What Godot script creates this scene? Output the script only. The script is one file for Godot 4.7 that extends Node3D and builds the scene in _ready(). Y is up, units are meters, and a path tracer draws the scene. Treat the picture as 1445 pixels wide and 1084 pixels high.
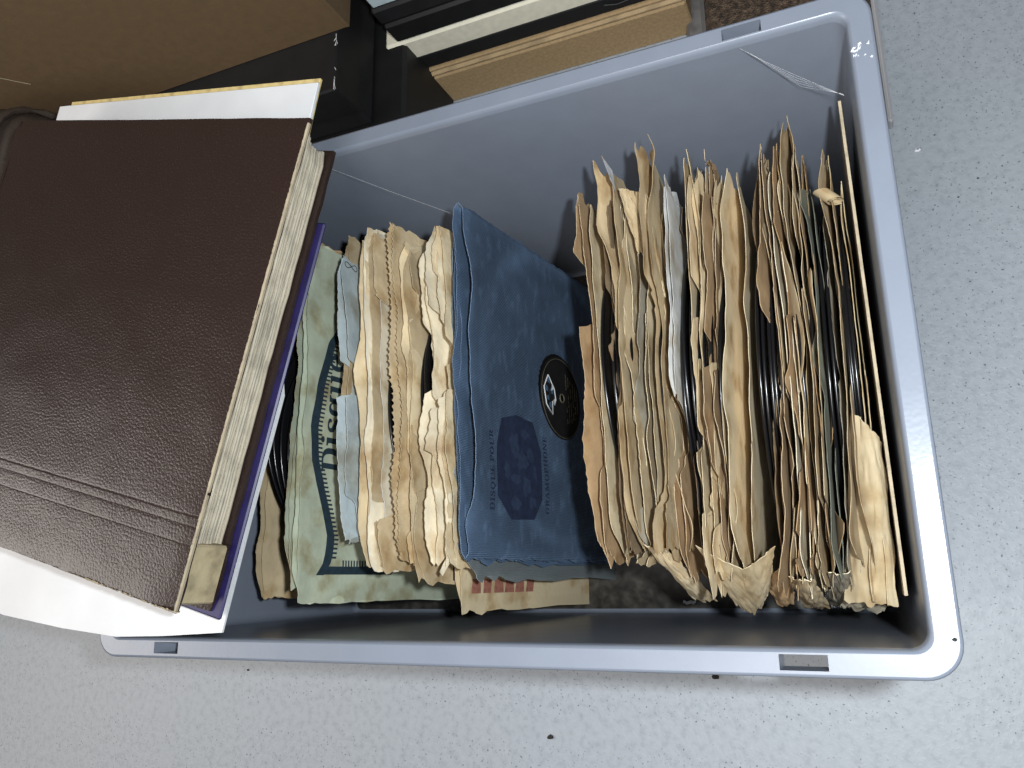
extends Node3D
# A grey stacking bin of old shellac records in worn paper sleeves, seen from above.
# World: metres, y up, floor at y = 0, bin centred on the origin with its long side along x; near side is +z.

var M := {}
var names := {}
var rng := RandomNumberGenerator.new()
var nA := FastNoiseLite.new()
var nB := FastNoiseLite.new()

func _ready():
	rng.seed = 4711
	nA.seed = 5; nA.frequency = 1.0; nA.fractal_octaves = 2
	nB.seed = 9; nB.frequency = 1.0; nB.fractal_octaves = 3
	camera_and_light()
	materials()
	floor_and_debris()
	bin()
	background()
	left_batch()
	right_batch()
	book_pile()
	cobwebs()

# ---------------------------------------------------------------- camera, light
func camera_and_light():
	var cam := Camera3D.new(); cam.name = "camera"
	cam.fov = 51.494; cam.near = 0.02; cam.far = 50.0
	var r := Vector3(0.91223, -0.40938, 0.01574)
	var d := Vector3(-0.11312, -0.21477, 0.97009)
	var f := Vector3(-0.39375, -0.88673, -0.24223)
	cam.transform = Transform3D(Basis(r, -d, -f).orthonormalized(), Vector3(0.2658, 0.78475, 0.14939))
	add_child(cam); cam.current = true
	var we := WorldEnvironment.new(); we.name = "environment"
	var e := Environment.new()
	e.background_mode = Environment.BG_COLOR
	e.background_color = Color(0.012, 0.0125, 0.014).linear_to_srgb()
	e.tonemap_mode = Environment.TONE_MAPPER_LINEAR
	e.tonemap_exposure = 1.0
	e.sdfgi_enabled = true; e.ssao_enabled = true; e.ssil_enabled = true
	we.environment = e; add_child(we)
	area("near_ceiling_light", Vector3(0.15, 1.85, 0.50), Vector3(0.08, 0.1, 0.05), Vector2(0.8, 0.5), 1.6, Color(1.0, 0.985, 0.97))
	area("left_doorway_light", Vector3(-1.6, 1.2, 0.32), Vector3(-0.1, 0.2, 0.1), Vector2(0.8, 0.8), 1.5, Color(1.0, 0.97, 0.94))
	var l := OmniLight3D.new(); l.name = "phone_lamp"
	l.position = Vector3(0.335, 0.80, 0.13); l.light_energy = 0.54; l.light_size = 0.012
	l.light_color = Color(0.95, 0.98, 1.0); l.shadow_enabled = true; l.omni_range = 6.0; l.omni_attenuation = 2.0
	add_child(l)

func area(called, pos: Vector3, to: Vector3, size: Vector2, energy: float, col: Color):
	var l := AreaLight3D.new(); l.name = called
	l.area_size = size; l.light_energy = energy; l.light_color = col; l.shadow_enabled = true
	l.area_range = 8.0; l.area_attenuation = 2.0
	add_child(l)
	l.look_at_from_position(pos, to, Vector3.UP if absf((to - pos).normalized().y) < 0.98 else Vector3.FORWARD)

# ---------------------------------------------------------------- materials
func ntex(sd: int, freq: float, oct: int, cols: Array, size := 512, kind := FastNoiseLite.TYPE_SIMPLEX_SMOOTH, stops := []) -> NoiseTexture2D:
	var n := FastNoiseLite.new()
	n.seed = sd; n.frequency = freq; n.fractal_octaves = oct; n.noise_type = kind
	if kind == FastNoiseLite.TYPE_CELLULAR:
		n.cellular_return_type = FastNoiseLite.RETURN_DISTANCE2_SUB
	var t := NoiseTexture2D.new()
	t.width = size; t.height = size; t.seamless = true; t.noise = n; t.normalize = true
	var g := Gradient.new()
	var offs := PackedFloat32Array(); var cs := PackedColorArray()
	for i in cols.size():
		offs.append(stops[i] if stops.size() else float(i) / (cols.size() - 1))
		cs.append(cols[i])
	g.offsets = offs; g.colors = cs
	t.color_ramp = g
	return t

func grey(v: float) -> Color: return Color(v, v, v)

func mat(albedo: Color, rough := 0.8, tex: Texture2D = null, scale := 4.0, bump: Texture2D = null, bscale := 0.02, world := false) -> StandardMaterial3D:
	var m := StandardMaterial3D.new()
	m.albedo_color = albedo.linear_to_srgb(); m.roughness = rough
	if tex: m.albedo_texture = tex
	if bump:
		m.heightmap_enabled = true; m.heightmap_texture = bump; m.heightmap_scale = bscale
	if tex or bump:
		m.uv1_triplanar = true; m.uv1_scale = Vector3.ONE * scale
		m.uv1_world_triplanar = world
	m.cull_mode = BaseMaterial3D.CULL_DISABLED
	return m

func materials():
	var blotch := ntex(1, 0.012, 5, [grey(0.72), grey(0.93), grey(1.0)], 512)
	var stain := ntex(2, 0.009, 5, [Color(0.74, 0.64, 0.52), Color(0.92, 0.89, 0.84), Color(1, 1, 1), Color(1, 1, 1)], 512, FastNoiseLite.TYPE_SIMPLEX_SMOOTH, [0.0, 0.28, 0.45, 1.0])
	var fibre := ntex(3, 0.06, 4, [grey(0.2), grey(0.8)], 512)
	var fine := ntex(4, 0.25, 3, [grey(0.0), grey(1.0)], 512)
	var speck := ntex(5, 0.14, 3, [grey(1.0), grey(1.0), grey(0.62), grey(0.2)], 1024, FastNoiseLite.TYPE_SIMPLEX_SMOOTH, [0.0, 0.77, 0.85, 0.93])
	# paper: vertex colour times stains
	M.paper = mat(Color(1, 1, 1), 0.88, stain, 5.0, fibre, 0.035, true)
	M.paper.vertex_color_use_as_albedo = true
	M.white_paper = mat(Color(0.76, 0.77, 0.785), 0.6, ntex(20, 0.01, 4, [grey(0.93), grey(1.0)], 512), 2.0, fibre, 0.01)
	M.ink = mat(Color(0.012, 0.03, 0.045), 0.7, blotch, 20.0)
	M.pen = mat(Color(0.02, 0.02, 0.025), 0.6)
	M.red_ink = mat(Color(0.33, 0.13, 0.09), 0.75, blotch, 30.0)
	# plastic bin
	M.plastic = mat(Color(0.188, 0.211, 0.258), 0.34, ntex(6, 0.02, 4, [grey(0.97), grey(1.0)], 512), 3.0, ntex(7, 0.2, 2, [grey(0), grey(1)], 512), 0.004)
	M.plastic.roughness_texture = ntex(8, 0.015, 5, [grey(0.86), grey(1.0)], 512)
	M.dark_base = mat(Color(0.075, 0.066, 0.055), 0.3, ntex(23, 0.03, 5, [grey(0.35), grey(1.0)], 512), 5.0)  # bin base: darker and browner than the walls, uneven in tone
	M.burr = mat(Color(0.75, 0.77, 0.8), 0.5)
	# floor
	var fl := ntex(10, 0.035, 5, [Color(0.88, 0.885, 0.89), Color(0.96, 0.963, 0.966), Color(1, 1, 1)], 1024, FastNoiseLite.TYPE_SIMPLEX_SMOOTH, [0.0, 0.4, 1.0])
	M.floor = mat(Color(0.375, 0.405, 0.44), 0.5, fl, 2.6, ntex(11, 0.07, 3, [grey(0.1), grey(0.2), grey(1)], 1024), 0.022, true)
	M.floor.detail_enabled = true
	M.floor.detail_albedo = speck
	M.floor.detail_blend_mode = BaseMaterial3D.BLEND_MODE_MUL
	M.floor.detail_uv_layer = BaseMaterial3D.DETAIL_UV_2
	M.floor.uv2_triplanar = true; M.floor.uv2_world_triplanar = true; M.floor.uv2_scale = Vector3.ONE * 1.9
	M.dirt = mat(Color(0.03, 0.028, 0.025), 0.9, blotch, 30.0)
	# shellac
	M.shellac = mat(Color(0.006, 0.006, 0.007), 0.22)
	M.disc_label = mat(Color(0.008, 0.008, 0.009), 0.5, blotch, 12.0)
	M.gold = mat(Color(0.09, 0.078, 0.05), 0.5)
	# blue cloth-like ribbed paper
	M.blue = mat(Color(1, 1, 1), 0.8, ntex(12, 0.012, 5, [grey(0.55), grey(0.9), grey(1.15)], 512), 5.0)
	M.blue.vertex_color_use_as_albedo = true
	M.blue.uv1_triplanar = false
	var im := Image.create(64, 64, false, Image.FORMAT_RGB8)
	for x in 64:
		for y in 64:
			var s := 0.5 + 0.5 * sin(TAU * x / 16.0)
			im.set_pixel(x, y, grey(s * 0.8 + 0.2 * nA.get_noise_2d(x * 0.3, y * 0.3)))
	M.blue.heightmap_enabled = true; M.blue.heightmap_texture = ImageTexture.create_from_image(im); M.blue.heightmap_scale = 0.09
	M.blue.uv1_scale = Vector3(200, 200, 1)
	M.blue.albedo_texture = null
	M.dark_blue = mat(Color(0.009, 0.018, 0.048), 0.7, blotch, 20.0)
	M.mid_blue = mat(Color(0.015, 0.029, 0.066), 0.75, blotch, 20.0)
	# album
	var grain := ntex(13, 0.085, 2, [grey(0), grey(0.75), grey(1)], 1024, FastNoiseLite.TYPE_CELLULAR)
	var dusty := ntex(14, 0.05, 5, [Color(1, 1, 1), Color(1, 1, 1), Color(2.2, 2.1, 2.0)], 1024, FastNoiseLite.TYPE_SIMPLEX_SMOOTH, [0.0, 0.7, 1.0])
	M.leather = mat(Color(0.28, 0.19, 0.155), 0.38, ntex(14, 0.16, 4, [Color(0.26, 0.24, 0.24), Color(0.33, 0.3, 0.3), Color(0.35, 0.32, 0.31), Color(0.75, 0.78, 0.8)], 1024, FastNoiseLite.TYPE_SIMPLEX_SMOOTH, [0.0, 0.5, 0.79, 0.92]), 4.0, grain, 0.022)
	M.card_edge = mat(Color(0.42, 0.35, 0.24), 0.9, blotch, 8.0, fibre, 0.02)
	M.page = mat(Color(0.64, 0.57, 0.44), 0.9, blotch, 6.0, fibre, 0.02)
	M.page2 = mat(Color(0.56, 0.49, 0.37), 0.9, blotch, 6.0, fibre, 0.02)
	M.patch = mat(Color(0.50, 0.41, 0.25), 0.85, blotch, 9.0, fibre, 0.02)
	M.booklet = mat(Color(0.018, 0.013, 0.085), 0.45, blotch, 6.0)
	M.orange = mat(Color(0.75, 0.32, 0.05), 0.6)
	M.yellowed = mat(Color(0.75, 0.58, 0.25), 0.8, blotch, 12.0)
	# background
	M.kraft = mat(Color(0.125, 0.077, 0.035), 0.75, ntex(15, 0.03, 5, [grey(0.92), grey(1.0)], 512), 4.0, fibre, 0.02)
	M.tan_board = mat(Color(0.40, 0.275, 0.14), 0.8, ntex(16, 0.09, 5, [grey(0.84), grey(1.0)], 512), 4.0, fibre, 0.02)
	M.tan_lid = mat(Color(0.46, 0.33, 0.18), 0.8, blotch, 5.0)
	M.black_card = mat(Color(0.006, 0.006, 0.0065), 0.6, blotch, 5.0, fine, 0.008)
	M.grey_black = mat(Color(0.012, 0.012, 0.013), 0.6, blotch, 5.0)
	M.cream = mat(Color(0.80, 0.76, 0.61), 0.75, ntex(21, 0.03, 4, [grey(0.92), grey(1.0)], 512), 5.0)
	M.ice = mat(Color(0.55, 0.66, 0.70), 0.6, blotch, 5.0)
	M.print_white = mat(Color(0.55, 0.55, 0.55), 0.6)
	M.brown_cover = mat(Color(0.09, 0.045, 0.03), 0.7, blotch, 5.0)
	M.speckled = mat(Color(0.25, 0.22, 0.18), 0.9, ntex(17, 0.12, 4, [grey(0.4), grey(1)], 512), 6.0)
	M.mat_fibre = mat(Color(0.20, 0.135, 0.09), 0.95, ntex(18, 0.04, 5, [grey(0.35), grey(1.0)], 512), 6.0, ntex(19, 0.12, 4, [grey(0), grey(1)], 512), 0.3)
	M.mat_edge = mat(Color(0.16, 0.15, 0.145), 0.9, blotch, 6.0)
	M.pale_edge = mat(Color(0.42, 0.42, 0.43), 0.6)
	M.bag = mat(Color(0.075, 0.055, 0.043), 0.6, blotch, 5.0, grain, 0.04)
	M.web = mat(Color(0.45, 0.45, 0.46), 0.7)

# ---------------------------------------------------------------- helpers
func numbered(called: String) -> String:
	names[called] = names.get(called, -1) + 1
	return called if names[called] == 0 else "%s_%03d" % [called, names[called]]

func tag(o: Node, label: String, category: String, group := ""):
	o.set_meta("label", label); o.set_meta("category", category)
	if group: o.set_meta("group", group)

func thing(called: String, label: String, category: String, at := Vector3.ZERO, turn := 0.0, group := "") -> Node3D:
	var o := Node3D.new(); o.name = numbered(called); add_child(o)
	o.position = at; o.rotation.y = turn
	tag(o, label, category, group)
	return o

func put(called: String, mesh: Mesh, m: Material, parent: Node) -> MeshInstance3D:
	var o := MeshInstance3D.new(); o.name = numbered(called) if parent == self else called
	o.mesh = mesh; o.material_override = m
	parent.add_child(o, true)
	return o

class B:
	# a mesh collector with its own normals: quads and grids
	var v := PackedVector3Array(); var n := PackedVector3Array(); var uv := PackedVector2Array(); var c := PackedColorArray(); var ix := PackedInt32Array()
	func vert(p: Vector3, nn: Vector3, t := Vector2.ZERO, col := Color.WHITE) -> int:
		v.append(p); n.append(nn); uv.append(t); c.append(col)
		return v.size() - 1
	func tri(a: Vector3, b: Vector3, d: Vector3, col := Color.WHITE):
		var nn := (d - a).cross(b - a).normalized()
		var i := vert(a, nn, Vector2.ZERO, col); vert(b, nn, Vector2.ZERO, col); vert(d, nn, Vector2.ZERO, col)
		ix.append_array(PackedInt32Array([i, i + 1, i + 2]))
	func quad(a: Vector3, b: Vector3, d: Vector3, e: Vector3, col := Color.WHITE):
		var nn := (e - a).cross(b - a)
		if nn.length() < 1e-12: nn = (d - b).cross(b - a) * -1.0
		nn = nn.normalized()
		var i := vert(a, nn, Vector2.ZERO, col); vert(b, nn, Vector2.ZERO, col); vert(d, nn, Vector2.ZERO, col); vert(e, nn, Vector2.ZERO, col)
		ix.append_array(PackedInt32Array([i, i + 1, i + 2, i, i + 2, i + 3]))
	func box(lo: Vector3, hi: Vector3, ch := 0.0):
		# a box with chamfered edges
		var q := minf(ch, 0.45 * minf(hi.x - lo.x, minf(hi.y - lo.y, hi.z - lo.z)))
		var cc := (lo + hi) / 2.0; var s := (hi - lo) / 2.0
		var ax := [Vector3.RIGHT, Vector3.UP, Vector3.BACK]
		for k in 3:
			for sg in [-1.0, 1.0]:
				var a: Vector3 = ax[k]; var b: Vector3 = ax[(k + 1) % 3]; var d: Vector3 = ax[(k + 2) % 3]
				var o: Vector3 = cc + a * sg * s[k]
				var hb: float = s[(k + 1) % 3] - q; var hd: float = s[(k + 2) % 3] - q
				if sg > 0: quad(o - b * hb - d * hd, o - b * hb + d * hd, o + b * hb + d * hd, o + b * hb - d * hd)
				else: quad(o - b * hb - d * hd, o + b * hb - d * hd, o + b * hb + d * hd, o - b * hb + d * hd)
		if q <= 0.0: return
		for k in 3:
			var i := (k + 1) % 3; var j := (k + 2) % 3
			var a: Vector3 = ax[k]; var b: Vector3 = ax[i]; var d: Vector3 = ax[j]
			for sb in [-1.0, 1.0]:
				for sd in [-1.0, 1.0]:
					var e1: Vector3 = cc + b * sb * s[i] + d * sd * (s[j] - q)
					var e2: Vector3 = cc + b * sb * (s[i] - q) + d * sd * s[j]
					var l: Vector3 = a * (s[k] - q)
					if sb * sd > 0: quad(e1 - l, e1 + l, e2 + l, e2 - l)
					else: quad(e1 - l, e2 - l, e2 + l, e1 + l)
		for sx in [-1.0, 1.0]:
			for sy in [-1.0, 1.0]:
				for sz in [-1.0, 1.0]:
					var p1 := cc + Vector3(sx * s.x, sy * (s.y - q), sz * (s.z - q))
					var p2 := cc + Vector3(sx * (s.x - q), sy * s.y, sz * (s.z - q))
					var p3 := cc + Vector3(sx * (s.x - q), sy * (s.y - q), sz * s.z)
					if sx * sy * sz > 0: tri(p1, p3, p2)
					else: tri(p1, p2, p3)
	func grid(P: Array, w: int, flip := false, cols = null, uvs = null):
		# smooth grid: P is a flat array of Vector3, w columns
		var h := P.size() / w
		var base := v.size()
		for j in h:
			for i in w:
				var du: Vector3 = P[j * w + mini(i + 1, w - 1)] - P[j * w + maxi(i - 1, 0)]
				var dv: Vector3 = P[mini(j + 1, h - 1) * w + i] - P[maxi(j - 1, 0) * w + i]
				var nn := du.cross(dv).normalized()
				if flip: nn = -nn
				vert(P[j * w + i], nn, uvs[j * w + i] if uvs else Vector2(i, j), cols[j * w + i] if cols else Color.WHITE)
		for j in h - 1:
			for i in w - 1:
				var a := base + j * w + i
				if flip: ix.append_array(PackedInt32Array([a, a + 1, a + w + 1, a, a + w + 1, a + w]))
				else: ix.append_array(PackedInt32Array([a, a + w + 1, a + 1, a, a + w, a + w + 1]))
	func tube(pts: Array, r: float, sides := 6):
		var P := []
		for k in pts.size():
			var t: Vector3 = (pts[mini(k + 1, pts.size() - 1)] - pts[maxi(k - 1, 0)]).normalized()
			var a := t.cross(Vector3.UP if absf(t.y) < 0.9 else Vector3.RIGHT).normalized()
			var b := t.cross(a)
			for i in sides + 1:
				var w := TAU * i / sides
				P.append(pts[k] + (a * cos(w) + b * sin(w)) * r)
		grid(P, sides + 1)
	func mesh() -> ArrayMesh:
		var A := []; A.resize(Mesh.ARRAY_MAX)
		A[Mesh.ARRAY_VERTEX] = v; A[Mesh.ARRAY_NORMAL] = n; A[Mesh.ARRAY_TEX_UV] = uv; A[Mesh.ARRAY_COLOR] = c; A[Mesh.ARRAY_INDEX] = ix
		var m := ArrayMesh.new(); m.add_surface_from_arrays(Mesh.PRIMITIVE_TRIANGLES, A)
		return m

func boxpart(called: String, lo: Vector3, hi: Vector3, m: Material, parent: Node, ch := 0.001) -> MeshInstance3D:
	var b := B.new(); b.box(lo, hi, ch)
	return put(called, b.mesh(), m, parent)

func prism(poly: PackedVector2Array, y0: float, y1: float) -> ArrayMesh:
	# poly in (x, z)
	var b := B.new()
	var t := Geometry2D.triangulate_polygon(poly)
	for k in range(0, t.size(), 3):
		for y in [y0, y1]:
			var p := []
			for q in 3: p.append(Vector3(poly[t[k + q]].x, y, poly[t[k + q]].y))
			var nn: Vector3 = (p[2] - p[0]).cross(p[1] - p[0])
			if (nn.y > 0) == (y == y1): b.tri(p[0], p[1], p[2])
			else: b.tri(p[0], p[2], p[1])
	for k in poly.size():
		var a := poly[k]; var c := poly[(k + 1) % poly.size()]
		b.quad(Vector3(a.x, y0, a.y), Vector3(c.x, y0, c.y), Vector3(c.x, y1, c.y), Vector3(a.x, y1, a.y))
	return b.mesh()

# ---------------------------------------------------------------- floor
func floor_and_debris():
	var b := B.new()
	b.quad(Vector3(-3, 0, -3), Vector3(3, 0, -3), Vector3(3, 0, 3), Vector3(-3, 0, 3))
	var o := put("floor", b.mesh(), M.floor, self); o.set_meta("kind", "structure")
	var spots := [[0.118, 0.236, 0.006, "dark grit crumb on the floor just below the bin's near rim"], [-0.047, 0.297, 0.006, "dark brown crumb lying on the open floor nearest the photograph's lower edge"], [0.372, -0.19, 0.0017, "tiny black speck of grit on the floor right of the bin"], [0.39, -0.205, 0.002, "black sliver of grit on the grey floor farthest right of the bin"], [-0.432, 0.245, 0.003, "tiny dark grit speck on the floor below the white card's left end"]]
	for s in spots:
		put_crumb(Vector3(s[0], 0.0, s[1]), s[2] * 0.55, M.dirt, "grit_crumb", s[3], "crumb")
	put_crumb(Vector3(0.2962, 0.3198, 0.180), 0.0013, M.dirt, "grit_crumb", "tiny dark grit speck on the bin rim's near right corner", "crumb")
	put_crumb(Vector3(0.345, 0.0, -0.245), 0.0035, M.burr, "plastic_flake", "small white plastic flake on the floor beside the bin's right rim", "flake")

func put_crumb(at: Vector3, r: float, m: Material, called: String, label: String, cat: String):
	var P := []; var w := 9
	for j in 7:
		for i in w:
			var a := TAU * (i % (w - 1)) / (w - 1); var e := PI * j / 6.0
			var d := Vector3(sin(e) * cos(a), cos(e), sin(e) * sin(a))
			var k := 1.0 + 0.55 * nA.get_noise_3d(d.x * 1.7 + at.x * 90, d.y * 1.7, d.z * 1.7 + at.z * 90)
			P.append(d * r * k * Vector3(1.0, 0.5, 0.65) + Vector3(0, r * 0.4, 0))
	var b := B.new(); b.grid(P, w)
	var o := put(called, b.mesh(), m, self)
	o.position = at; tag(o, label, cat)

# ---------------------------------------------------------------- bin
func ring(hx: float, hz: float, r: float, y: float) -> Array:
	# rounded rectangle, 4 sides each from mid-corner to mid-corner; returns list of points, side k covers [k*n, (k+1)*n]
	var out := []
	var cs := [Vector2(1, -1), Vector2(1, 1), Vector2(-1, 1), Vector2(-1, -1)]
	for k in 4:
		# side k runs from corner k to corner k+1
		for part in 2:
			var cr: Vector2 = cs[(k + part) % 4]
			var centre := Vector2(cr.x * (hx - r), cr.y * (hz - r))
			var a0 := -PI / 4 + PI / 2 * k
			for i in 6:
				var a := (a0 + PI / 4 * i / 5.0) if part == 0 else (a0 + PI / 4 + PI / 4 * i / 5.0)
				out.append(Vector3(centre.x + r * cos(a), y, centre.y + r * sin(a)))
			if part == 0:
				for i in range(1, 12):
					var nc: Vector2 = cs[(k + 1) % 4]
					var p0 := Vector2(cr.x * (hx - r), cr.y * (hz - r)) + Vector2(cos(a0 + PI / 4), sin(a0 + PI / 4)) * r
					var p1 := Vector2(nc.x * (hx - r), nc.y * (hz - r)) + Vector2(cos(a0 + PI / 4), sin(a0 + PI / 4)) * r
					var q := p0.lerp(p1, i / 12.0)
					out.append(Vector3(q.x, y, q.y))
	return out

func bin():
	var t := thing("storage_bin", "grey plastic stacking bin filled with old records, standing on the speckled floor", "storage bin")
	var inner := [[0.2755, 0.1755, 0.006, 0.006], [0.2780, 0.1780, 0.007, 0.0075], [0.2800, 0.1800, 0.008, 0.012], [0.2848, 0.1848, 0.009, 0.314]]
	var lip_in := [[0.2848, 0.1848, 0.009, 0.314], [0.2853, 0.1853, 0.009, 0.3172], [0.2862, 0.1862, 0.0095, 0.3192], [0.2875, 0.1875, 0.010, 0.320]]
	var lip_out := [[0.2982, 0.1982, 0.0175, 0.320], [0.2994, 0.1994, 0.0185, 0.3195], [0.300, 0.200, 0.019, 0.3183], [0.300, 0.200, 0.019, 0.296]]
	var outer := [[0.2868, 0.1868, 0.012, 0.296], [0.2862, 0.1862, 0.012, 0.290], [0.2815, 0.1815, 0.012, 0.004], [0.279, 0.179, 0.014, 0.0]]
	var n := 23
	for k in 4:
		var b := B.new()
		for prof in [inner, outer]:
			var P := []
			for q in prof:
				var rr := ring(q[0], q[1], q[2], q[3])
				for i in n: P.append(rr[k * n + i])
			b.grid(P, n)
		put("wall", b.mesh(), M.plastic, t)
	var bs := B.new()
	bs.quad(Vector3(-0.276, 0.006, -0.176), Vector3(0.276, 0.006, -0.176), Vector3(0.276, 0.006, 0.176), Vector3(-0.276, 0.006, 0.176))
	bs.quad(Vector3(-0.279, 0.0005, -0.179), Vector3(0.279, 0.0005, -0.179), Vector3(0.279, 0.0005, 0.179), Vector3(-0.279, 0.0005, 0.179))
	put("base", bs.mesh(), M.dark_base, t)
	var rim := B.new()
	for prof in [lip_in, lip_out]:
		var P := []
		for q in prof:
			var rr := ring(q[0], q[1], q[2], q[3])
			rr.append(rr[0])
			P.append_array(rr)
		rim.grid(P, 4 * n + 1)
	# flat top and underside of the lip, with through slots in the long sides
	var slots := [[-0.2395, -0.2155], [0.2120, 0.2365]]
	for lv in [[0.320, [0.2875, 0.1875, 0.010], [0.2982, 0.1982, 0.0175]], [0.296, [0.2868, 0.1868, 0.012], [0.300, 0.200, 0.019]]]:
		var ra := ring(lv[1][0], lv[1][1], lv[1][2], lv[0])
		var rb := ring(lv[2][0], lv[2][1], lv[2][2], lv[0])
		for i in ra.size():
			var j := (i + 1) % ra.size()
			var side := i / n
			var li := i % n
			if (side == 1 or side == 3) and li >= 5 and li <= 16:
				continue
			rim.quad(ra[i], ra[j], rb[j], rb[i])
		# long sides
		for sg in [-1.0, 1.0]:
			var xi: float = lv[1][0] - lv[1][2]; var xo: float = lv[2][0] - lv[2][2]
			var zi: float = lv[1][1] * sg; var zo: float = lv[2][1] * sg
			var za: float = 0.1884 * sg; var zb: float = 0.1966 * sg
			var xs := [-0.290, slots[0][0], slots[0][1], slots[1][0], slots[1][1], 0.290]
			var ea := lerpf(xi, xo, (0.1884 - lv[1][1]) / (lv[2][1] - lv[1][1])); var eb := lerpf(xi, xo, (0.1966 - lv[1][1]) / (lv[2][1] - lv[1][1]))
			for q in 5:
				var x0: float = xs[q]; var x1: float = xs[q + 1]
				var x0i := clampf(x0, -xi, xi); var x1i := clampf(x1, -xi, xi)
				var x0o := clampf(x0, -xo, xo); var x1o := clampf(x1, -xo, xo)
				rim.quad(Vector3(x0i, lv[0], zi), Vector3(x1i, lv[0], zi), Vector3(clampf(x1, -ea, ea), lv[0], za), Vector3(clampf(x0, -ea, ea), lv[0], za))
				rim.quad(Vector3(x0o, lv[0], zo), Vector3(x1o, lv[0], zo), Vector3(clampf(x1, -eb, eb), lv[0], zb), Vector3(clampf(x0, -eb, eb), lv[0], zb))
				if q % 2 == 0:
					rim.quad(Vector3(clampf(x0, -ea, ea), lv[0], za), Vector3(clampf(x1, -ea, ea), lv[0], za), Vector3(clampf(x1, -eb, eb), lv[0], zb), Vector3(clampf(x0, -eb, eb), lv[0], zb))
	put("rim", rim.mesh(), M.plastic, t)
	for sg in [-1.0, 1.0]:
		for s in slots:
			var b := B.new()
			var za: float = 0.1884 * sg; var zb: float = 0.1966 * sg
			var c4 := [Vector2(s[0], za), Vector2(s[1], za), Vector2(s[1], zb), Vector2(s[0], zb)]
			for k in 4:
				var a: Vector2 = c4[k]; var d: Vector2 = c4[(k + 1) % 4]
				b.quad(Vector3(a.x, 0.3199, a.y), Vector3(d.x, 0.3199, d.y), Vector3(d.x, 0.296, d.y), Vector3(a.x, 0.296, a.y))
			put("lid_slot", b.mesh(), M.plastic, t)
	# scuffed white burrs on the right rim near the far corner
	var r2 := RandomNumberGenerator.new(); r2.seed = 3
	var bb := B.new()
	for k in 16:
		var at := Vector3(0.2865 + r2.randf() * 0.004, 0.3195, -0.163 + r2.randf() * 0.012)
		if k > 11: at = Vector3(0.291 + r2.randf() * 0.006, 0.3203, -0.168 + r2.randf() * 0.02)
		var d := Vector3(r2.randf_range(-1, 1), r2.randf_range(0.1, 0.6), r2.randf_range(-1, 1)).normalized() * r2.randf_range(0.0012, 0.0032)
		var w := d.cross(Vector3.UP).normalized() * 0.0009
		bb.tri(at - w, at + w, at + d); bb.tri(at - w, at + d, at + Vector3(0, 0.0012, 0)); bb.tri(at + w, at + Vector3(0, 0.0012, 0), at + d)
	put("scuff_burr", bb.mesh(), M.burr, t).set_meta("kind", "stuff")

# ---------------------------------------------------------------- sleeves
func sm(a: float, b: float, x: float) -> float: return smoothstep(a, b, x)

func sheet_x(p: Dictionary, side: float, z: float, y: float) -> float:
	var u: float = (z - p.zf) / (p.zn - p.zf)
	var q: float = y / p.h
	var x: float = lerpf(p.xf, p.xn, u) + p.lean * (p.h - y)
	x += p.swave * 0.0028 * q * nA.get_noise_2d(z * 4.5, p.xf * 10.0)
	x += p.wob * q * nA.get_noise_2d(z * 8.0 + p.sd * 7.1, y * 6.0)
	var env := 0.35 + 0.65 * clampf(0.5 + 1.1 * nA.get_noise_2d(z * 13.0 + p.sd * 3.3, side * 4.0 + p.sd), 0.0, 1.0)
	var g: float = p.gl if side < 0 else p.gr
	var cu: float = p.cl if side < 0 else p.cr
	var t := clampf((q - 0.55) / 0.5, 0.0, 1.2)
	var ends := clampf(minf(u, 1.0 - u) * 14.0, 0.15, 1.0)
	var o: float = p.half * sm(0.0, p.pinch, minf(u, 1.0 - u)) + g * env * t * t * lerpf(ends, 1.0, p.openend)
	o += cu * env * pow(clampf((q - 0.8) / 0.22, 0.0, 1.1), 2.0)
	x += side * o
	for c in p.curls:
		if c[4] == side:
			var w := exp(-pow((z - c[0]) / c[1], 2.0))
			var tt := clampf((y - (p.h - c[3])) / c[3], 0.0, 1.1)
			x += side * c[2] * w * tt * tt
	x += p.bow * q * sin(PI * clampf(u, 0.0, 1.0))
	x += p.crump * q * q * nB.get_noise_3d(z * 26.0, y * 40.0, p.sd * 5.0 + side) * (0.4 + 0.9 * absf(nA.get_noise_2d(z * 7.0, p.sd * 2.0)))
	return x

func sheet_top(p: Dictionary, side: float, z: float) -> float:
	var u: float = (z - p.zf) / (p.zn - p.zf)
	var s: float = p.sd * 11.7 + side * 3.1
	var y: float = p.h + p.rough * nA.get_noise_2d(z * 14.0, s) + p.rough * 0.25 * nB.get_noise_2d(z * 160.0, s)
	if side > 0: y -= p.dr
	else: y -= p.dl
	for e in p.tears:
		if e[3] == 0 or e[3] == side:
			var d: float = absf(z - e[0]) / e[1]
			y -= e[2] * (1.0 - sm(0.62, 1.0, d + 0.12 * nA.get_noise_2d(z * 90.0, s)))
	# worn corners
	y -= p.cf * (1.0 - sm(0.0, 0.11, u)) * (1.0 - sm(0.0, 0.11, u)) + p.cn * pow(1.0 - sm(0.0, 0.13, 1.0 - u), 2.0)
	return y

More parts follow.
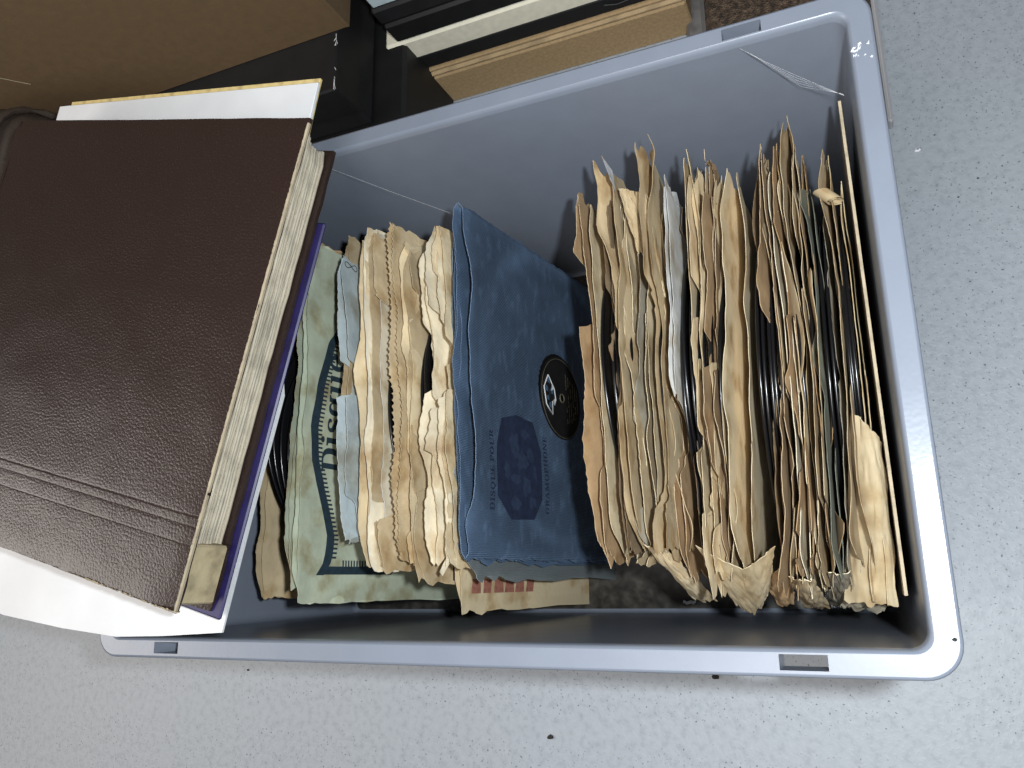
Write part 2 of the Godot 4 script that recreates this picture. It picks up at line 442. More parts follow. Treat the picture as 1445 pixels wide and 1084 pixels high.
func sheet_mesh(p: Dictionary, side: float) -> ArrayMesh:
	var nu: int = p.nu
	var vs: Array = p.vs
	var w := nu + 1
	var P := []; var C := []; var U := []
	var cut = p.get("hole")
	var tone: float = 1.0 + p.streak * 1.3 * sin(p.sd * 13.7 + side * 2.3)
	for v in vs:
		for i in w:
			var u := float(i) / nu
			var z: float = lerpf(p.zf, p.zn, u)
			var y: float = v * sheet_top(p, side, z)
			var zz := z
			var endw := pow(maxf(absf(u - 0.5) * 2.0 - 0.86, 0.0) / 0.14, 2.0) * signf(u - 0.5)
			zz += endw * (p.endjag * nB.get_noise_2d(y * 60.0, p.sd * 9.0 + side * 2.0 + signf(endw) * 5.0) - p.endjag * 0.35)
			if cut and side > 0:
				var dz: float = z - cut[0]; var dy: float = y - cut[1]
				var rr := sqrt(dz * dz + dy * dy)
				if rr > 1e-4 and absf(rr - cut[2]) < 0.0014:
					zz += dz / rr * (cut[2] - rr); y += dy / rr * (cut[2] - rr)
			P.append(Vector3(sheet_x(p, side, zz, y), y, zz))
			var f: float = tone * (1.0 + 0.22 * nB.get_noise_3d(z * 22.0, y * 22.0, p.sd * 3.0) + p.streak * nB.get_noise_2d(z * 8.0 + p.sd, y * 140.0 + side * 3.0))
			f *= 1.0 - 0.45 * p.streak * sm(0.25, 0.5, nB.get_noise_2d(z * 70.0 + p.sd * 2.0, y * 70.0))
			if p.wear > 0.0:
				# rubbed nap: worn top and ends, and the ring pressed by the disc
				var rr2 := Vector2(z + 0.010, y - 0.1315).length()
				var rub := 0.55 * exp(-pow((rr2 - 0.127) / 0.007, 2.0)) + 0.9 * exp(-(p.h - y) / 0.006) + 0.8 * exp(-minf(u, 1.0 - u) * 40.0)
				rub += 0.35 * sm(0.0, 0.6, nB.get_noise_2d(z * 9.0, y * 9.0 + p.sd)) + 0.5 * sm(0.15, 0.5, nB.get_noise_2d(z * 40.0, y * 90.0 + p.sd))
				f *= 1.0 + p.wear * rub * (0.6 + 0.8 * absf(nA.get_noise_2d(z * 17.0, y * 17.0)))
			var col: Color = p.col * f
			if p.wear > 0.0: col = col.lerp(Color(0.16, 0.17, 0.18), clampf((f - 1.0) * 0.10, 0.0, 0.5))
			col.a = 1.0
			C.append(col)
			U.append(Vector2(zz, y))
	var b := B.new()
	var th: float = p.th
	var A1 := []; var A2 := []; var Ns := []
	var h := vs.size()
	for j in h:
		for i in w:
			var du: Vector3 = P[j * w + mini(i + 1, w - 1)] - P[j * w + maxi(i - 1, 0)]
			var dv: Vector3 = P[mini(j + 1, h - 1) * w + i] - P[maxi(j - 1, 0) * w + i]
			var nn := dv.cross(du).normalized()
			Ns.append(nn)
			A1.append(P[j * w + i] + nn * th * 0.5)
			A2.append(P[j * w + i] - nn * th * 0.5)
	for pass_ in 2:
		var base := b.v.size()
		var Q: Array = A1 if pass_ == 0 else A2
		for k in Q.size(): b.vert(Q[k], Ns[k] * (1.0 if pass_ == 0 else -1.0), U[k], C[k])
		for j in h - 1:
			for i in w - 1:
				if cut and side > 0:
					var cy: float = (P[j * w + i].y + P[(j + 1) * w + i + 1].y) / 2; var cz: float = (P[j * w + i].z + P[(j + 1) * w + i + 1].z) / 2
					if Vector2(cz - cut[0], cy - cut[1]).length() < cut[2]: continue
				var a := base + j * w + i
				if pass_ == 0: b.ix.append_array(PackedInt32Array([a, a + 1, a + w + 1, a, a + w + 1, a + w]))
				else: b.ix.append_array(PackedInt32Array([a, a + w + 1, a + 1, a, a + w, a + w + 1]))
	var ec: Color = p.edge
	var T := (h - 1) * w
	for i in w - 1:
		b.quad(A1[T + i], A1[T + i + 1], A2[T + i + 1], A2[T + i], ec)
	for j in h - 1:
		b.quad(A1[j * w], A1[(j + 1) * w], A2[(j + 1) * w], A2[j * w], ec)
		b.quad(A1[j * w + w - 1], A2[j * w + w - 1], A2[(j + 1) * w + w - 1], A1[(j + 1) * w + w - 1], ec)
	return b.mesh()

const VS := [0.0, 0.3, 0.5, 0.62, 0.7, 0.77, 0.83, 0.875, 0.91, 0.935, 0.955, 0.972, 0.987, 1.0]

func sleeve_params(o: Dictionary) -> Dictionary:
	var p := {"xf": 0.0, "xn": 0.0, "zf": -0.14, "zn": 0.14, "h": 0.265, "lean": 0.05, "wob": 0.0022, "swave": 1.0, "pinch": 0.12, "gl": 0.0012, "gr": 0.0012, "cl": 0.0, "cr": 0.0, "half": 0.0011, "openend": 0.0, "crump": 0.0012,
		"rough": 0.004, "dl": 0.0, "dr": 0.0, "tears": [], "curls": [], "bow": 0.0, "streak": 0.14, "wear": 0.0, "cf": 0.004, "cn": 0.004, "nu": 92, "vs": VS, "endjag": 0.006, "th": 0.00045, "col": Color(0.42, 0.31, 0.18), "edge": Color(0.5, 0.41, 0.27), "sd": rng.randf() * 50.0}
	for k in o: p[k] = o[k]
	p.h -= 0.005
	p.col = p.col * 1.30
	return p

func sleeve(label: String, o: Dictionary, group := "paper sleeves filed on edge in the bin", m: Material = null) -> Node3D:
	var p := sleeve_params(o)
	if m == null and not o.has("curls") and not o.has("wob"): p.curls = random_curls(3, 0.004, p.zf, p.zn)
	var at := Vector3((p.xf + p.xn) / 2 + p.lean * p.h, 0.006, (p.zf + p.zn) / 2)
	var t := thing("record_sleeve", label, "record sleeve", Vector3.ZERO, 0.0, group)
	t.set_meta("p", p)
	for side in [-1.0, 1.0]:
		var q := put("paper_sheet", sheet_mesh(p, side), m if m else M.paper, t)
		q.position.y = 0.0065
	t.position = at
	for c in t.get_children(): c.position -= at
	return t

func random_tears(k: int, depth: float, zf: float, zn: float) -> Array:
	var out := []
	for i in k:
		out.append([rng.randf_range(zf, zn), rng.randf_range(0.008, 0.04), rng.randf_range(0.2, 1.0) * depth, [-1.0, 1.0, 0][rng.randi() % 3]])
	return out

func random_curls(k: int, amt: float, zf: float, zn: float) -> Array:
	var out := []
	for i in k:
		out.append([rng.randf_range(zf, zn), rng.randf_range(0.012, 0.05), rng.randf_range(0.25, 1.0) * amt, rng.randf_range(0.02, 0.06), -1.0 if rng.randf() < 0.45 else 1.0])
	return out

var disc_mesh: ArrayMesh
var label_mesh: ArrayMesh

func record(label: String, xtop: float, zc: float, lean: float, yaw := 0.0, group := "bare black shellac records between the sleeves") -> Node3D:
	# a 25 cm shellac disc standing on its edge
	if disc_mesh == null:
		disc_mesh = lathe([[0.0036, 0.0011], [0.044, 0.0011], [0.0455, 0.0007], [0.047, 0.0010]] + grooves() + [[0.1195, 0.0010], [0.1215, 0.0013], [0.1240, 0.0012], [0.1250, 0.0006]])
		label_mesh = lathe([[0.0036, 0.00125], [0.038, 0.00125], [0.0385, 0.0010]])
	var t := thing("record", label, "record", Vector3.ZERO, 0.0, group)
	var y := 0.0065 + 0.125
	t.position = Vector3(xtop + lean * (0.25 - 0.0), 0.0065, zc)
	for q in [["disc", disc_mesh, M.shellac], ["centre_label", label_mesh, M.disc_label]]:
		var o := put(q[0], q[1], q[2], t)
		o.position = Vector3(-lean * 0.125, 0.125, 0)
		o.basis = Basis(Vector3.UP, yaw) * Basis(Vector3.BACK, atan(lean)) * Basis(Vector3.BACK, -PI / 2)
	return t

func grooves() -> Array:
	var out := []
	for k in 18:
		var r := 0.049 + 0.07 * k / 18.0
		out.append([r, 0.0010]); out.append([r + 0.0019, 0.00085 if k % 3 else 0.0007])
	return out

func lathe(prof: Array) -> ArrayMesh:
	var b := B.new()
	var full := prof.duplicate()
	var back := prof.duplicate(); back.reverse()
	for q in back: full.append([q[0], -q[1]])
	var P := []
	var n := 72
	for q in full:
		for i in n + 1:
			var a := TAU * i / n
			P.append(Vector3(q[0] * cos(a), q[1], q[0] * sin(a)))
	b.grid(P, n + 1)
	return b.mesh()

# flat marks printed on a sheet of a sleeve: (z, y) polygons, laid on the paper
func on_sheet(p: Dictionary, side: float, z: float, y: float, lift := 0.0007) -> Vector3:
	var e := 0.0008
	var c := Vector3(sheet_x(p, side, z, y), y, z)
	var dz := Vector3(sheet_x(p, side, z + e, y), y, z + e) - c
	var dy := Vector3(sheet_x(p, side, z, y + e), y + e, z) - c
	return c + dy.cross(dz).normalized() * lift * side * (1.0 if side > 0 else 1.0) + Vector3(0, 0.0065, 0)

func print_text(t: Node3D, side: float, txt: String, z0: float, y0: float, size: float, m: Material, font := "Droid Serif", bold := true, called := "lettering"):
	var p: Dictionary = t.get_meta("p")
	var tm := TextMesh.new()
	var f := SystemFont.new(); f.font_names = PackedStringArray([font]); f.font_weight = 700 if bold else 400
	tm.font = f; tm.text = txt; tm.font_size = 64; tm.pixel_size = size / 64.0; tm.depth = 0.0; tm.curve_step = 1.0
	tm.horizontal_alignment = HORIZONTAL_ALIGNMENT_LEFT; tm.vertical_alignment = VERTICAL_ALIGNMENT_BOTTOM
	var b := B.new()
	for s in tm.get_surface_count():
		var A := tm.surface_get_arrays(s)
		var V: PackedVector3Array = A[Mesh.ARRAY_VERTEX]
		var I = A[Mesh.ARRAY_INDEX]
		var idx: PackedInt32Array = I if I != null else PackedInt32Array(range(V.size()))
		for k in range(0, idx.size(), 3):
			var q := []
			for j in 3:
				var w := V[idx[k + j]]
				q.append(on_sheet(p, side, z0 - w.x, y0 + w.y) - t.position)
			b.tri(q[0], q[1], q[2])
	if b.v.size(): put(called, b.mesh(), m, t)

func print_poly(t: Node3D, side: float, poly: Array, m: Material, called: String, lift := 0.0007):
	# poly is a list of (z, y); triangulated finely enough to follow the paper
	var p: Dictionary = t.get_meta("p")
	var b := B.new()
	var pv := PackedVector2Array()
	for k in poly.size():
		var a: Vector2 = poly[k]; var c: Vector2 = poly[(k + 1) % poly.size()]
		var n := maxi(1, int((c - a).length() / 0.006))
		for i in n: pv.append(a.lerp(c, float(i) / n))
	var cells := []
	var r := Rect2(pv[0], Vector2.ZERO)
	for q in pv: r = r.expand(q)
	var st := 0.008
	for i in int(r.size.x / st) + 1:
		for j in int(r.size.y / st) + 1:
			var o := r.position + Vector2(i, j) * st
			var sq := PackedVector2Array([o, o + Vector2(st, 0), o + Vector2(st, st), o + Vector2(0, st)])
			for piece in Geometry2D.intersect_polygons(pv, sq): cells.append(piece)
	for c in cells:
		var tr := Geometry2D.triangulate_polygon(c)
		for k in range(0, tr.size(), 3):
			var q := []
			for j in 3: q.append(on_sheet(p, side, c[tr[k + j]].x, c[tr[k + j]].y, lift) - t.position)
			b.tri(q[0], q[1], q[2])
	put(called, b.mesh(), m, t)

func print_strokes(t: Node3D, side: float, lines: Array, r: float, m: Material, called := "handwriting"):
	var p: Dictionary = t.get_meta("p")
	var b := B.new()
	for l in lines:
		var pts := []
		for q in l: pts.append(on_sheet(p, side, q.x, q.y, 0.0004) - t.position)
		b.tube(pts, r, 5)
	put(called, b.mesh(), m, t)

func flap(t: Node3D, called: String, c: Array, bulge: Vector3, col: Color, jag: float, sd: float, crump := 0.0011):
	# a loose, torn piece of paper: a bent four-cornered sheet (top left, top right, bottom left, bottom right)
	var n := 26
	var P := []; var C := []
	for j in n + 1:
		for i in n + 1:
			var u := float(i) / n; var v := float(j) / n
			var vv := v * (1.0 + jag * nB.get_noise_2d(u * 3.5, sd))
			var uu := 0.5 + (u - 0.5) * (1.0 + jag * 0.6 * nB.get_noise_2d(v * 4.0, sd + 4.0 + signf(u - 0.5)))
			var a: Vector3 = c[0].lerp(c[1], uu); var d: Vector3 = c[2].lerp(c[3], uu)
			var q := a.lerp(d, vv) + bulge * sin(PI * clampf(uu, 0, 1)) * sin(PI * clampf(vv * 0.8 + 0.1, 0, 1))
			q += Vector3(nB.get_noise_3d(u * 4.0, v * 4.0, sd), nB.get_noise_3d(u * 4.0, v * 4.0, sd + 9.0), nB.get_noise_3d(u * 4.0, v * 4.0, sd + 19.0)) * crump
			P.append(q - t.position)
			var cc := col * (1.0 + 0.18 * nB.get_noise_2d(u * 5.0 + sd, v * 5.0)); cc.a = 1.0
			C.append(cc)
	var b := B.new()
	b.grid(P, n + 1, false, C)
	# a second face half a millimetre behind, and the edge between
	var Q := []
	for k in P.size(): Q.append(P[k] - b.n[k] * 0.0006)
	b.grid(Q, n + 1, true, C)
	var e := Color(0.62, 0.53, 0.37)
	for i in n:
		for pr in [[i, i + 1], [n * (n + 1) + i, n * (n + 1) + i + 1], [i * (n + 1), (i + 1) * (n + 1)], [i * (n + 1) + n, (i + 1) * (n + 1) + n]]:
			b.quad(P[pr[0]], P[pr[1]], Q[pr[1]], Q[pr[0]], e)
	put(called, b.mesh(), M.paper, t)

const TAN := Color(0.375, 0.295, 0.18)
const BUFF := Color(0.475, 0.39, 0.25)
const PALE := Color(0.56, 0.46, 0.30)
const KRAFT := Color(0.30, 0.20, 0.105)
const DUSK := Color(0.20, 0.145, 0.085)
const GREIGE := Color(0.32, 0.29, 0.225)
const ORANGE := Color(0.37, 0.24, 0.125)
const CREAM := Color(0.54, 0.48, 0.36)
const WHITE := Color(0.50, 0.50, 0.485)
const GREEN := Color(0.32, 0.35, 0.265)
const GREYBLUE := Color(0.30, 0.345, 0.355)
const OLIVE := Color(0.135, 0.145, 0.115)
const BLUE := Color(0.034, 0.060, 0.102)
const NTH := ["first", "second", "third", "fourth", "fifth", "sixth", "seventh", "eighth", "ninth", "tenth", "eleventh", "twelfth"]

func left_batch():
	var L := 0.137
	var g := "paper sleeves filed on edge in the bin's left half"
	# at the far left, half under the books
	var s := sleeve("brown sleeve with a pencilled number at its near corner, half under the books", {"xf": -0.240, "xn": -0.232, "zf": -0.13, "zn": 0.160, "h": 0.215, "lean": L, "col": TAN, "cr": 0.004, "endjag": 0.004}, g)
	print_text(s, 1.0, "1110", 0.152, 0.150, 0.016, M.pen, "Droid Sans", false, "handwriting")
	for k in 4:
		record("black record in the gap beside the books, %s from the books" % NTH[k], -0.203 + 0.0085 * k, 0.010 + 0.008 * k, L + 0.015 * (2 - k))
	sleeve("narrow grey green sleeve sticking up behind the leaning black records by the books", {"xf": -0.163, "xn": -0.166, "zf": -0.148, "zn": 0.150, "h": 0.262, "lean": L, "col": GREEN * 0.9, "cr": 0.002}, g)
	sleeve("dull tan sleeve squeezed against the green printed sleeve on its left", {"xf": -0.159, "xn": -0.161, "zf": -0.150, "zn": 0.146, "h": 0.256, "lean": L, "col": KRAFT, "tears": random_tears(3, 0.02, -0.14, 0.14)}, g)
	# the green printed sleeve
	s = sleeve("large pale green sleeve printed with bold dark letters and a toothed curved band", {"xf": -0.152, "xn": -0.152, "zf": -0.144, "zn": 0.164, "h": 0.268, "lean": L, "swave": 0.5, "wob": 0.0012, "crump": 0.0014, "col": GREEN, "edge": Color(0.42, 0.47, 0.36), "rough": 0.003, "gl": 0.002, "endjag": 0.003, "half": 0.0016}, g)
	print_text(s, 1.0, "Disque", 0.058, 0.2125, 0.030, M.ink)
	green_band(s)
	# grey-blue sleeve with a torn front and the figure 8
	s = sleeve("grey blue sleeve with a torn front and a handwritten 8 at its far end", {"xf": -0.118, "xn": -0.103, "zf": -0.122, "zn": 0.119, "h": 0.272, "lean": L, "wob": 0.001, "col": GREYBLUE, "edge": Color(0.5, 0.54, 0.54), "dl": 0.0, "gr": 0.003, "gl": 0.003, "openend": 0.7, "tears": [[-0.012, 0.016, 0.016, 0], [0.1, 0.02, 0.012, 1.0]], "crump": 0.0016, "half": 0.002}, g)
	print_strokes(s, 1.0, [fig8(-0.113, 0.256, 0.0055)], 0.00035, M.pen)
	sleeve("brown backing sleeve rising past the far end of the grey blue one", {"xf": -0.1215, "xn": -0.108, "zf": -0.145, "zn": 0.108, "h": 0.262, "lean": L, "col": TAN * 0.9, "rough": 0.003, "dr": 0.0, "half": 0.001}, g)
	s = sleeve("smooth honey sleeve right of the grey blue one, pencilled number near its end", {"xf": -0.0985, "xn": -0.086, "zf": -0.132, "zn": 0.137, "h": 0.270, "lean": L, "col": BUFF, "gr": 0.004, "gl": 0.002, "cr": 0.002, "rough": 0.003, "tears": [[0.03, 0.03, 0.014, 1.0]]}, g)
	print_text(s, 1.0, "1605", 0.120, 0.235, 0.012, M.pen, "Droid Sans", false, "handwriting")
	sleeve("pale sleeve with a white strip at its far corner, right of the smooth honey one", {"xf": -0.094, "xn": -0.078, "zf": -0.146, "zn": 0.140, "h": 0.272, "lean": L, "col": CREAM, "edge": WHITE, "dr": 0.012, "rough": 0.004}, g)
	record("black record showing as a broad arc left of the zigzag cut sleeve", -0.0782, 0.012, L, 0.052)
	sleeve("tan sleeve with water stained front standing open around the leftmost black arc", {"xf": -0.090, "xn": -0.074, "zf": -0.138, "zn": 0.140, "h": 0.268, "lean": L, "col": TAN * 1.1, "gr": 0.001, "half": 0.002, "curls": [], "tears": [[0.01, 0.095, 0.085, 1.0]]}, g)
	zigzag_sleeve(g, L)
	sleeve("buff sleeve with a taped brown patch, right of the zigzag cut one", {"xf": -0.0610, "xn": -0.048, "zf": -0.128, "zn": 0.138, "h": 0.264, "lean": L, "col": BUFF, "gr": 0.002, "tears": random_tears(3, 0.016, -0.1, 0.12)}, g)
	record("black record arc between the taped buff sleeve and the cream sleeve", -0.0480, 0.006, L, 0.045)
	record("second thin black record edge close against the cream sleeve", -0.0450, -0.004, L, 0.045)
	s = sleeve("ragged orange brown sleeve with a black ink bar near its near end", {"xf": -0.0545, "xn": -0.043, "zf": -0.121, "zn": 0.150, "h": 0.264, "lean": L, "col": TAN, "tears": [[0.0, 0.085, 0.07, 1.0], [0.1, 0.02, 0.02, -1.0]], "crump": 0.002, "endjag": 0.01}, g)
	print_poly(s, 1.0, [Vector2(0.133, 0.212), Vector2(0.147, 0.212), Vector2(0.147, 0.216), Vector2(0.133, 0.216)], M.pen, "ink_bar")
	sleeve("broad cream sleeve with long ragged edge and black gaps, left of the blue ones", {"xf": -0.0385, "xn": -0.0285, "zf": -0.116, "zn": 0.136, "h": 0.268, "lean": L, "col": CREAM, "gr": 0.003, "cl": 0.003, "rough": 0.006, "tears": [[0.03, 0.02, 0.02, 1.0], [-0.02, 0.03, 0.012, -1.0]], "crump": 0.002, "endjag": 0.010}, g)
	sleeve("crumpled off white sleeve folded over at its near end, beside the cream one", {"xf": -0.0310, "xn": -0.019, "zf": -0.128, "zn": 0.140, "h": 0.274, "lean": L, "col": CREAM * 0.95, "gr": 0.005, "rough": 0.007, "tears": random_tears(5, 0.02, -0.1, 0.13), "crump": 0.003, "endjag": 0.012}, g)
	# a long sleeve whose printed near end shows below the others
	s = sleeve("long pinkish buff sleeve with red printed blocks at its near end", {"xf": -0.036, "xn": -0.030, "zf": -0.100, "zn": 0.172, "h": 0.225, "lean": L, "col": BUFF * 0.9, "rough": 0.004, "wob": 0.001, "endjag": 0.004, "cn": 0.002}, g)
	var r2 := RandomNumberGenerator.new(); r2.seed = 8
	for k in 6:
		var y0 := 0.205 - k * 0.017
		print_poly(s, 1.0, [Vector2(0.146, y0), Vector2(0.157, y0 + r2.randf() * 0.003), Vector2(0.157, y0 - 0.010 - r2.randf() * 0.004), Vector2(0.147, y0 - 0.012)], M.red_ink, "red_print")
	sleeve("pale grey sleeve squeezed between the crumpled off white one and the blue ones", {"xf": -0.025, "xn": -0.012, "zf": -0.130, "zn": 0.139, "h": 0.272, "lean": L, "col": PALE, "rough": 0.007, "tears": random_tears(5, 0.02, -0.1, 0.13), "crump": 0.002}, g)
	# the blue ribbed sleeves
	sleeve("slate blue ribbed sleeve behind the other blue ones, with a frayed near end", {"xf": -0.017, "xn": -0.007, "zf": -0.122, "zn": 0.148, "h": 0.266, "lean": L, "col": GREYBLUE * 0.42, "wear": 0.6, "bow": 0.003, "wob": 0.004, "edge": Color(0.2, 0.23, 0.26), "rough": 0.003, "cn": 0.02, "endjag": 0.008}, g, M.blue)
	sleeve("middle blue ribbed sleeve, half hidden behind the one with the round hole", {"xf": -0.010, "xn": -0.002, "zf": -0.134, "zn": 0.136, "h": 0.276, "lean": L, "col": BLUE * 1.15, "wear": 1.0, "bow": 0.004, "wob": 0.004, "edge": Color(0.09, 0.13, 0.2), "rough": 0.002, "cn": 0.02, "half": 0.0014}, g, M.blue)
	var vv := []
	for k in 141: vv.append(k / 140.0)
	s = sleeve("blue ribbed sleeve with a round centre hole and a dark eight sided emblem", {"xf": -0.002, "xn": 0.004, "zf": -0.140, "zn": 0.133, "h": 0.281, "pinch": 0.02, "lean": L, "swave": 0.7, "wob": 0.0022, "bow": 0.0035, "crump": 0.0012, "col": BLUE, "wear": 1.0, "streak": 0.0, "curls": [[-0.07, 0.03, 0.004, 0.06, 1.0], [-0.01, 0.03, 0.003, 0.05, -1.0], [0.05, 0.04, 0.005, 0.06, 1.0], [0.11, 0.02, -0.003, 0.06, 1.0]], "edge": Color(0.13, 0.19, 0.28), "rough": 0.003, "endjag": 0.003, "half": 0.0032, "gr": 0.001, "gl": 0.003, "cf": 0.002, "cn": 0.003, "nu": 150, "vs": vv, "hole": [-0.010, 0.1315, 0.0385]}, g, M.blue)
	blue_marks(s)
	var rec := record("black record whose dark centre label shows through the blue sleeve's round hole", 0.0060, -0.010, L, 0.0222, "")
	disc_marks(rec)

func fig8(zc: float, yc: float, r: float) -> Array:
	var out := []
	for k in 25:
		var a := TAU * k / 24.0
		out.append(Vector2(zc + r * 0.55 * sin(2 * a) * 0.9, yc + r * 1.4 * sin(a)))
	return out

func green_band(s: Node3D):
	var pts := [Vector2(-0.075, 0.222), Vector2(-0.056, 0.238), Vector2(-0.016, 0.250), Vector2(0.019, 0.2545), Vector2(0.048, 0.252), Vector2(0.077, 0.242), Vector2(0.111, 0.231), Vector2(0.130, 0.234), Vector2(0.141, 0.242)]
	var cv := Curve2D.new()
	for k in pts.size():
		var tn: Vector2 = (pts[mini(k + 1, pts.size() - 1)] - pts[maxi(k - 1, 0)]) / 6.0
		cv.add_point(pts[k], -tn, tn)
	var base := cv.get_baked_length()
	var up := []; var dn := []
	for k in 41:
		var q := cv.sample_baked(base * k / 40.0)
		up.append(q + Vector2(0, 0.001)); dn.append(q - Vector2(0, 0.0075))
	dn.reverse()
	print_poly(s, 1.0, up + dn, M.ink, "printed_band")
	print_poly(s, 1.0, [Vector2(0.134, 0.236), Vector2(0.1405, 0.236), Vector2(0.1405, 0.150), Vector2(0.134, 0.150)], M.ink, "printed_band")
	var teeth := []
	for k in 62:
		var q := cv.sample_baked(base * (k + 0.5) / 62.0) - Vector2(0, 0.0078)
		if q.x > 0.128: continue
		teeth.append([q + Vector2(-0.0008, 0.0005), q + Vector2(0.0008, 0.0005), q + Vector2(0.0008, -0.0042), q + Vector2(-0.0008, -0.0042)])
	for k in 20:
		var q := Vector2(0.134, 0.214 - k * 0.0034)
		teeth.append([q, q + Vector2(0, -0.0016), q + Vector2(-0.005, -0.0016), q + Vector2(-0.005, 0)])
	var b := B.new()
	var p: Dictionary = s.get_meta("p")
	for tt in teeth:
		var c := []
		for w in tt: c.append(on_sheet(p, 1.0, w.x, w.y) - s.position)
		b.quad(c[0], c[1], c[2], c[3])
	put("printed_teeth", b.mesh(), M.ink, s).set_meta("kind", "stuff")

func zigzag_sleeve(g: String, L: float):
	# pinking-shear cut edge: a fine triangle wave along the top
	var tr := []
	for k in 52: tr.append([-0.142 + k * 0.0053, 0.0021, 0.0012 + 0.0009 * absf(sin(k * 1.7)), 0])
	sleeve("tan sleeve with a zigzag pinked top edge running its whole length", {"xf": -0.0715, "xn": -0.0570, "zf": -0.146, "zn": 0.134, "h": 0.268, "lean": L, "col": TAN, "edge": Color(0.5, 0.4, 0.25), "tears": tr, "rough": 0.002, "nu": 200, "gl": 0.0025, "gr": 0.0025, "crump": 0.002}, g)

func blue_marks(s: Node3D):
	var o := [Vector2(0.026, 0.232), Vector2(0.020, 0.210), Vector2(0.022, 0.184), Vector2(0.045, 0.172), Vector2(0.085, 0.174), Vector2(0.101, 0.186), Vector2(0.103, 0.222), Vector2(0.086, 0.242), Vector2(0.047, 0.240)]
	print_poly(s, 1.0, o, M.dark_blue, "emblem", 0.0006)
	# faint, rubbed shapes inside the emblem
	var r5 := RandomNumberGenerator.new(); r5.seed = 21
	for q in [[0.044, 0.214, 0.011, 0.008], [0.056, 0.203, 0.009, 0.012], [0.050, 0.190, 0.007, 0.006], [0.066, 0.226, 0.007, 0.006], [0.071, 0.214, 0.005, 0.009], [0.076, 0.198, 0.010, 0.008], [0.088, 0.189, 0.006, 0.007], [0.090, 0.216, 0.006, 0.010], [0.064, 0.184, 0.008, 0.004], [0.034, 0.197, 0.005, 0.008]]:
		var pg := []
		for k in 14:
			var w := TAU * k / 14.0; var rr := r5.randf_range(0.55, 1.1)
			pg.append(Vector2(q[0] + q[2] * rr * cos(w), q[1] + q[3] * rr * sin(w)))
		print_poly(s, 1.0, pg, M.mid_blue, "emblem_figure", 0.0009)
	print_text(s, 1.0, "DISQUE POUR", 0.098, 0.2440, 0.0085, M.dark_blue)
	print_text(s, 1.0, "GRAMOPHONE", 0.096, 0.1600, 0.0085, M.dark_blue)

func disc_marks(rec: Node3D):
	# pale picture patch and faint gold lines on the visible label
	var lab: MeshInstance3D = rec.get_node("centre_label")
	var b := B.new(); var c := B.new(); var d := B.new(); var e := B.new()
	var at := func(z: float, y: float, lift := 0.0017) -> Vector3: return Vector3(-y, lift, z)  # label plane: disc axis is local y, so local -x points up
	var quad := func(bb, pts: Array, lift: float):
		for k in range(1, pts.size() - 1): bb.tri(at.call(pts[0].x, pts[0].y, lift), at.call(pts[k].x, pts[k].y, lift), at.call(pts[k + 1].x, pts[k + 1].y, lift))
	var outline := [Vector2(-0.017, 0.024), Vector2(-0.006, 0.014), Vector2(0.004, 0.012), Vector2(0.009, 0.015), Vector2(0.006, 0.018), Vector2(0.018, 0.019), Vector2(0.010, 0.029), Vector2(-0.005, 0.032)]
	var loop := []
	for q in outline + [outline[0]]: loop.append(at.call(q.x, q.y, 0.0015))
	b.tube(loop, 0.00055, 4)
	quad.call(b, [Vector2(-0.010, 0.018), Vector2(-0.006, 0.0145), Vector2(-0.003, 0.020)], 0.0018)
	quad.call(b, [Vector2(0.002, 0.013), Vector2(0.008, 0.015), Vector2(0.005, 0.017)], 0.0018)
	for q in [[-0.012, 0.024, 0.003], [-0.004, 0.028, 0.003], [0.004, 0.026, 0.0025], [-0.003, 0.019, 0.003], [0.010, 0.022, 0.003]]:
		var pg := []
		for k in 9: pg.append(Vector2(q[0] + q[2] * cos(TAU * k / 9.0) * (0.7 + 0.5 * fmod(k * 0.37, 1.0)), q[1] + q[2] * sin(TAU * k / 9.0) * (0.7 + 0.5 * fmod(k * 0.61, 1.0))))
		quad.call(c, pg, 0.0017)
	quad.call(d, [Vector2(-0.006, 0.026), Vector2(-0.002, 0.020), Vector2(0.003, 0.024)], 0.002)
	put("picture_patch", b.mesh(), M.print_white, lab)
	put("picture_tint", c.mesh(), mat(Color(0.05, 0.10, 0.16), 0.5), lab)
	put("picture_shape", d.mesh(), M.pen, lab)
	var ring_pts := []
	for k in 49: ring_pts.append(at.call(0.036 * cos(TAU * k / 48.0), 0.036 * sin(TAU * k / 48.0), 0.0013))
	e.tube(ring_pts, 0.0003, 4)
	var hole := []
	for k in 25: hole.append(at.call(0.0038 * cos(TAU * k / 24.0), 0.0038 * sin(TAU * k / 24.0), 0.0015))
	e.tube(hole, 0.0006, 5)
	put("gold_ring", e.mesh(), M.gold, lab)
	var f := B.new()
	var r6 := RandomNumberGenerator.new(); r6.seed = 4
	for k in 6:
		var y := -0.009 - k * 0.0042
		var w := 0.024 - k * 0.0022
		var z := -w
		while z < w:
			var ln := r6.randf_range(0.001, 0.0045)
			if r6.randf() < 0.8: f.tube([at.call(z, y, 0.00135), at.call(minf(z + ln, w), y + 0.0003, 0.00135)], 0.00022, 4)
			z += ln + 0.0008
	put("small_print", f.mesh(), M.gold, lab).set_meta("kind", "stuff")

